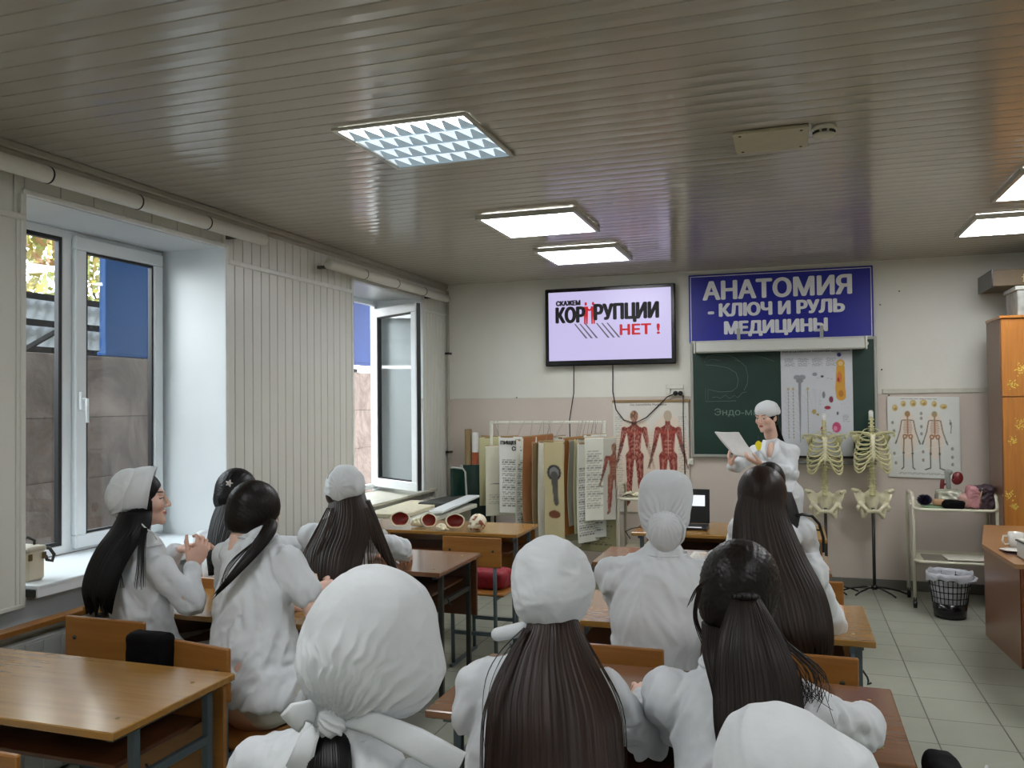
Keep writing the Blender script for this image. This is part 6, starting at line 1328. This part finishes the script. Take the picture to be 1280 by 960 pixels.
# P11 in front of P8
H11 = at(962, 608, 4.55)
t, J = person('girl in a white coat mostly hidden behind the waist-length straight hair', H11, (0, -.3, 0), (-.06, 4.36, .535), 0, wrists=[(-.2, 4.66, .785), (.1, 4.66, .785)], seed=51, shw=.175)
parts = [scalp(J['H'], J['R'], None, BLK, grow=.01), loft([S6(975, 615, 4.46, .06, .05), S6(982, 645, 4.40, .07, .05), S6(985, 672, 4.36, .065, .04), S6(985, 692, 4.34, .045, .02)], seed=17, amp=.004, col=BLK, horiz=True)]; hairobj(t, parts)
b = MB(); b.tube([at(985, 646, 4.36), at(1003, 643, 4.36), at(1015, 645, 4.36), at(1024, 655, 4.37), at(1029, 672, 4.38), at(1029, 690, 4.4)], .008, 8); b.build('black_piping', blk, t); b = MB(); b.tube([at(1003, 659, 4.35), at(1012, 661, 4.35), at(1026, 663, 4.36)], .005, 6); b.build('coat_belt', blk, t)
# P4 small cap, long hair
H4 = at(431, 613, 4.22)
t, J = person('girl by the panelled wall with a small white cap and long brown hair', H4, (-.1, -.25, 0), (-2.10, 3.66, .535), 0, elbows=[(-2.31, 3.90, .88), (-1.90, 3.90, .88)], wrists=[(-2.20, 4.15, .79), (-2.0, 4.15, .79)], seed=61, foldamp=.008, hem=.3)
sd = SD(); c4 = V3(at(431, 606, 4.18)); sd.ell(c4, (.102, .09, .098), J['R'], .02); cap_mesh(sd, J, c4+np.array([.01, -.09, -.0]), 'medical_cap', 12, .003, seed=14, wr=.008, root=t, fall=.07)
parts = [scalp(J['H'], J['R'], None, BRN, grow=.004)]
parts.append(loft([S6(434, 612, 4.20, .085, .07), S6(435, 638, 4.12, .112, .06), S6(428, 665, 4.05, .15, .05), S6(418, 692, 3.98, .155, .045), S6(414, 725, 3.92, .14, .04), S6(412, 760, 3.9, .12, .03)], seed=23, amp=.006, col=BRN, horiz=True, jag=.04))
parts.append(loft([S6(455, 625, 4.15, .03, .03), S6(464, 650, 4.10, .035, .03), S6(476, 680, 4.04, .035, .02), S6(489, 705, 3.99, .022, .012), S6(496, 722, 3.97, .01, .008)], seed=25, amp=.004, col=BRN, n=200, horiz=True, jag=.03))
st_ = []
for k in range(36): u = r_.rand(); st_.append([at(445+15*u, 635, 4.08), at(455+20*u, 665, 4.0), at(452+36*u, 695, 3.96), at(452+42*u, 722, 3.94)])
for k in range(24): u = r_.rand(); st_.append([at(408+10*u, 635, 4.08), at(392+20*u, 665, 4.0), at(376+30*u, 695, 3.96), at(374+30*u, 722, 3.94)])
parts.append(strands(st_, .0022, '33241a')); hairobj(t, parts)
# P2 star clip
H2 = at(296, 622, 4.32)
t, J = person('girl with black half-up hair and a small star clip, beyond the short-sleeved girl', H2, (.15, -.35, 0), (-2.64, 3.60, .535), 0, elbows=[(-2.86, 3.88, .86), (-2.44, 3.95, .85)], wrists=[(-2.70, 4.12, .79), (-2.47, 4.20, .83)], hands=[None, dict(d=(.15, .3, .75), n=(-1, .2, 0), curl=.6)], seed=71)
parts = [scalp(J['H'], J['R'], None, BLK, grow=.028, amp=.004), loft([S6(300, 612, 4.28, .08, .07), S6(290, 640, 4.22, .10, .06), S6(282, 665, 4.16, .095, .05), S6(276, 690, 4.1, .08, .035), S6(272, 715, 4.06, .05, .02)], seed=27, amp=.005, col=BLK, horiz=True)]
hairobj(t, parts)
b = MB(); c_ = Vector(at(287, 604, 4.13)); pts = []
for k in range(10): a = k*PI/5; r = .018 if k % 2 == 0 else .008; pts.append(c_+Vector((_cy, _sy, 0))*(r*math.cos(a))+Vector((0, 0, 1))*(r*math.sin(a)))
b.prism(pts, (-.3, -.9, 0), .006); b.build('star_clip', mat('clip_pearl', 'd8d8d4', .3), t)
# P3 short sleeves, ponytail
H3 = at(319, 645, 3.32)
t, J = person('girl in a short-sleeved white tunic with a low dark ponytail', H3, (-.25, -.3, .0), (-1.89, 2.66, .56), -.25, nb=at(322, 674, 3.27), elbows=[at(288, 752, 3.46), at(394, 764, 3.12)], wrists=[at(345, 752, 3.55), at(399, 744, 3.40)], hands=[dict(curl=.6), dict(d=(.0, .5, .12), curl=.7, n=(-.8, .1, -.5))], short=True, coatname='tunic', seed=81, shw=.175, hem=.12, foldamp=.009, loose=.042, knees=[(-1.90, 3.08, .53), (-1.66, 3.0, .52)])
tie = V3(at(337, 661, 3.21))
parts = [scalp(J['H'], J['R'], tie, DBR, grow=.018, seed=15, amp=.003, nr=50)]
parts.append(loft([S6(338, 657, 3.24, .03, .025), S6(333, 668, 3.17, .04, .025), S6(318, 688, 3.11, .042, .02), S6(301, 708, 3.06, .034, .015), S6(285, 726, 3.03, .02, .01), S6(272, 740, 3.02, .006, .005)], lat=(.8, 0, .6), seed=29, amp=.004, col=DBR, n=200, jag=.02))
st_ = []
for k in range(14): u = r_.rand(); st_.append([at(320, 675, 3.14), at(300-8*u, 697, 3.07), at(286-6*u, 715, 3.04), at(275-8*u+10*r_.rand(), 738, 3.02)])
parts.append(strands(st_, .0014, DBR)); hairobj(t, parts)
# P1 profile
H1 = at(177, 625, 3.50)
t, J = person('girl by the window in profile facing right, banded white cap tied below, long black hair', H1, (-.92, .02, 0), (-2.53, 2.84, .54), -.45, nb=at(180, 685, 3.44), elbows=[at(192, 722, 3.66), at(240, 752, 3.36)], wrists=[at(221, 688, 3.60), at(240, 709, 3.46)], hands=[dict(d=(.85, .3, .22), n=(0, -.3, -1), curl=.3, thumb=.5), dict(d=(.25, .3, .75), n=(-.5, .4, .3), curl=1.0, thumb=.5)], seed=91, hres=.003, shw=.16, foldamp=.008, hem=.25)
col1 = '070607'
sd = SD(); c1 = hp(J, 0, -.035, .045); sd.ell(c1, (.088, .092, .088), J['R'], .02); sd.ell(hp(J, 0, -.072, .005), (.074, .062, .07), J['R'], .03); sd.ell(hp(J, 0, .12, -.02), (.11, .085, .14), J['R'], .008, 'sub'); sd.box(hp(J, 0, 0, -.15), (.2, .2, .085), J['R'], .01, .01, 'sub')
cap_mesh(sd, J, hp(J, 0, -.11, -.035), 'medical_cap', 18, .004, seed=24, wr=.006, root=t, fall=.08, ctr=c1)
b = MB(); N = 26; vs = []; fs = []     # the starched band round the face
for j, (yy, gr_) in enumerate(((-.03, .002), (0, .008), (.032, .010), (.064, .006))):
    for k in range(N+1):
        a = -2.25+4.5*k/N; vs.append(tuple(hp(J, (.084+gr_)*math.sin(a), yy-.015*abs(a)**1.2+.0, .038+(.088+gr_)*math.cos(a)*(1 if abs(a) < 1.6 else 1.25))))
for j in range(3):
    for k in range(N): fs.append((j*(N+1)+k, j*(N+1)+k+1, (j+1)*(N+1)+k+1, (j+1)*(N+1)+k))
b.add(vs, fs, True); o = b.build('cap_band', cloth2, t); md = o.modifiers.new('solid', 'SOLIDIFY'); md.thickness = .004; md.offset = 1
b = MB(); b.tube([at(175, 648, 3.38), at(177, 655, 3.35), at(184, 662, 3.33), at(192, 667, 3.32), at(196, 674, 3.33)], .0035, 6); b.build('tie_string', cloth2, t)
parts = [scalp(J['H'], J['R'], hp(J, 0, -.05, -.1), col1, grow=.005, seed=25)]
parts.append(loft([tuple(hp(J, .045, -.005, .03))+(.035, .05), tuple(hp(J, .055, -.01, -.03))+(.03, .05), tuple(hp(J, .052, -.02, -.09))+(.03, .045), tuple(hp(J, .04, -.03, -.15))+(.04, .035)], lat=tuple(J['R']@np.array([1, 0, 0])), seed=33, amp=.003, col=col1, n=200, jag=.02))
parts.append(loft([S6(170, 640, 3.42, .07, .05), S6(163, 660, 3.38, .085, .05), S6(145, 685, 3.33, .085, .05), S6(131, 712, 3.29, .08, .045), S6(124, 738, 3.27, .075, .04), S6(124, 758, 3.27, .06, .025)], seed=35, amp=.004, col=col1, jag=.03, horiz=True))
st_ = []
for k in range(22): u = r_.rand(); st_.append([at(176+8*u, 660, 3.32), at(172+10*u, 685, 3.25), at(170+12*u, 710, 3.22), at(166+16*u, 730+8*r_.rand(), 3.2)])
for k in range(10): u = r_.rand(); st_.append([at(165, 665, 3.3), at(158-10*u, 685, 3.25), at(152-4*u, 700, 3.22), at(150+6*u, 735*1., 3.2)])
for k in range(14): u = r_.rand(); p_ = hp(J, .06, .045-.02*u, .0); st_.append([p_, hp(J, .064, .045-.02*u, -.05), hp(J, .06, .04-.025*u, -.10), hp(J, .05, .035-.03*u, -.15)])
parts.append(strands(st_, .0019, col1)); hairobj(t, parts)
# P5 big bonnet in the foreground
H5 = at(470, 800, 1.62)
t, J = person('student closest to the camera in a large white bonnet knotted at the nape', H5, (-.35, -.25, .12), (-.80, 1.24, .54), -.15, nb=at(432, 920, 1.54), elbows=[(-1.06, 1.36, .80), (-.50, 1.42, .80)], wrists=[(-.92, 1.56, .72), (-.66, 1.58, .72)], hands=[None, None], seed=101, shw=.18, foldamp=.009)
c5 = V3(at(467, 793, 1.58)); g5 = V3(at(418, 893, 1.50)); sd = SD(); R5 = rot(-.1, -.1, .2)
sd.ell(c5, (.124, .125, .128), R5, .02); sd.ell(c5*.62+g5*.38, (.105, .105, .10), R5, .04); sd.ell(V3(at(500, 838, 1.56)), (.075, .09, .075), R5, .04); sd.cap(c5*.3+g5*.7, g5, .06, .022, k=.03)
cap_mesh(sd, J, g5, 'bonnet', 30, .008, seed=34, wr=.005, root=t, fall=.12, h=.0038, ctr=c5)
b = MB(); X, Y, Z = frame_from(V3(g5)-c5)
sd = SD(); sd.ell(V3(at(412, 903, 1.478)), (.034, .026, .024), rot(0, 0, .35), .01); cap_mesh(sd, J, V3(at(395, 893, 1.478)), 'knot', 24, .005, seed=3, wr=.002, root=t, fall=.08, h=.0028, ctr=V3(at(412, 903, 1.50)))
ribbon(t, [at(425, 897, 1.48), at(470, 905, 1.46), at(520, 928, 1.43), at(575, 958, 1.42)], [.012, .020, .024, .024], 'tie_end', .005, up=(0, .5, 1)); ribbon(t, [at(400, 900, 1.48), at(385, 888, 1.45), at(372, 893, 1.43), at(362, 905, 1.43)], [.010, .018, .022, .022], 'tie_end', .005, up=(0, .5, 1)); ribbon(t, [at(398, 905, 1.47), at(385, 925, 1.45), at(372, 965, 1.44)], [.010, .020, .028], 'tie_end', .005, up=(1, 0, 0))
hairobj(t, [scalp(J['H'], J['R'], None, BLK, grow=.004), loft([S6(412, 900, 1.50, .018, .016), S6(412, 925, 1.47, .036, .022), S6(411, 960, 1.43, .042, .022), S6(411, 1010, 1.4, .04, .018), S6(411, 1050, 1.39, .02, .01)], seed=37, amp=.003, col='050505', n=200, jag=.03, horiz=True)])
b = MB(); b.sph(at(534, 868, 1.60), .006, 8); b.sph(at(537, 862, 1.60), .004, 8); b.build('earring', mat('silver', 'd8d8d8', .2, metal=1), t)
# P10 cap at the bottom edge
H10 = at(1000, 1010, 1.2)
t, J = person('student at the bottom right edge, only the top of a white cap showing', H10, (0, -.3, 0), (.0, 1.10, .54), 0, elbows=[(-.26, 1.34, .8), (.28, 1.34, .8)], wrists=[(-.12, 1.52, .72), (.14, 1.52, .72)], seed=111)
c10 = V3(at(998, 990, 1.17)); sd = SD(); sd.ell(c10, (.115, .115, .10), None, .03); sd.ell(V3(at(965, 955, 1.17)), (.07, .09, .065), None, .05); cap_mesh(sd, J, c10+np.array([0, -.1, -.05]), 'medical_cap', 14, .003, seed=44, wr=.006, root=t, ctr=c10)
# P12 the presenter
H12 = at(958, 522, 6.72)
t, J = person('girl standing at the chalkboard in a white coat and cap, reading from white sheets', H12, (2.62, -.12, 0), (-.12, 7.04, .86), 2.9, seated=False, nb=at(966, 553, 6.74), elbows=[at(989, 592, 6.62), at(921, 583, 6.66)], wrists=[at(953, 581, 6.42), at(914, 583, 6.50)], hands=[dict(d=(-.85, -.15, .35), n=(.2, .3, .9), curl=.45, thumb=.5, side=-1), dict(d=(-.15, -.1, .9), n=(.9, .2, 0), curl=.7, thumb=.5, side=-1)], seed=121, hres=.003, shw=.155, foldamp=.006, vneck=True, collar=False)
sd = SD(); c12 = hp(J, 0, -.016, .058); sd.ell(c12, (.088, .110, .078), J['R'], .02); sd.ell(hp(J, 0, -.085, .03), (.07, .06, .055), J['R'], .03); sd.ell(hp(J, 0, .14, -.05), (.12, .085, .112), J['R'], .008, 'sub'); sd.box(hp(J, 0, 0, -.15), (.2, .25, .125), J['R']@rot(0, -.35), .01, .01, 'sub')
cap_mesh(sd, J, hp(J, 0, -.13, 0), 'medical_cap', 16, .003, seed=54, wr=.004, root=t, fall=.07, ctr=c12)
parts = [scalp(J['H'], J['R'], None, BLK, grow=.006, seed=45), loft([tuple(hp(J, 0, -.06, -.02))+(.06, .04), tuple(hp(J, 0, -.085, -.09))+(.05, .035), tuple(hp(J, -.02, -.12, -.16))+(.03, .025), tuple(hp(J, -.05, -.14, -.25))+(.02, .012)], lat=tuple(J['R']@np.array([1, 0, 0])), seed=47, amp=.003, col=BLK, n=200, jag=.02)]; hairobj(t, parts)
b = MB(); yb = mat('badge_yellow', 'e8d820', .4)
p_ = [at(948, 545, 6.60), at(947, 556, 6.58), at(948, 564, 6.56)]; b.tube(p_, .003, 6); b.build('lanyard', mat('lanyard_blue', '20283a', .5), t)
b = MB(); cc_ = Vector(at(948, 557, 6.545)); X = Vector((_cy, _sy, 0)); pts = [cc_+X*(.024*math.cos(a)*(1+.12*math.sin(3*a)))+Vector((0, 0, 1))*(.038*math.sin(a)) for a in [2*PI*k/20 for k in range(20)]]; b.prism(pts, (_sy, -_cy, 0), .006); b.build('yellow_badge', yb, t)
for s, tt in ((1, 0), (-1, 0)):
    q = [J['NB']+J['by']*.05+J['bx']*s*.05+J['up']*.02, J['NB']+J['by']*.10+J['bx']*s*.06-J['up']*.05, J['NB']+J['by']*.115+J['bx']*s*.015-J['up']*.14]; ribbon(t, q, [.015, .028, .006], 'lapel', .006, cloth, up=tuple(J['bx']))
# the sheets she holds
cs = [np.array(tuple(at(*q))) for q in ((893, 540, 6.42), (922, 541, 6.56), (947, 575, 6.50), (918, 569, 6.36))]
n_ = 24; u, v = np.meshgrid(np.linspace(0, 1, n_), np.linspace(0, 1, n_), indexing='ij'); u3, v3 = u[..., None], v[..., None]
P_ = cs[0]*(1-u3)*(1-v3)+cs[1]*u3*(1-v3)+cs[2]*u3*v3+cs[3]*(1-u3)*v3; nr_ = np.cross(cs[1]-cs[0], cs[3]-cs[0]); nr_ /= np.linalg.norm(nr_); P_ = P_+nr_*(.008*np.sin(v3*3)+.004*np.sin(u3*5))
idx = np.arange(n_*n_).reshape(n_, n_); q = np.stack([idx[:-1, :-1], idx[1:, :-1], idx[1:, 1:], idx[:-1, 1:]], -1).reshape(-1, 4)
for k, lab in enumerate(('top white sheet held by the standing girl at the chalkboard', 'lower white sheet of the pair held by the standing girl')):
    Pk = (P_+nr_*(-.005*k)+(cs[1]-cs[0])*.02*k).reshape(-1, 3); o0 = Pk[0].copy(); V = np.concatenate([Pk-o0, Pk-o0-nr_*.0015]); br = np.concatenate([idx[:, 0], idx[-1, 1:], idx[::-1, -1][1:], idx[0, ::-1][1:]]); e = np.stack([br[:-1], br[:-1]+n_*n_, br[1:]+n_*n_, br[1:]], 1)
    o = npmesh('paper_sheet', V, np.concatenate([q, q[:, ::-1]+n_*n_, e]), mat('sheet_white', 'd4d4d2', .6), None, local=True); o.location = o0; tag(o, lab, 'paper', 'sheets the standing girl reads')
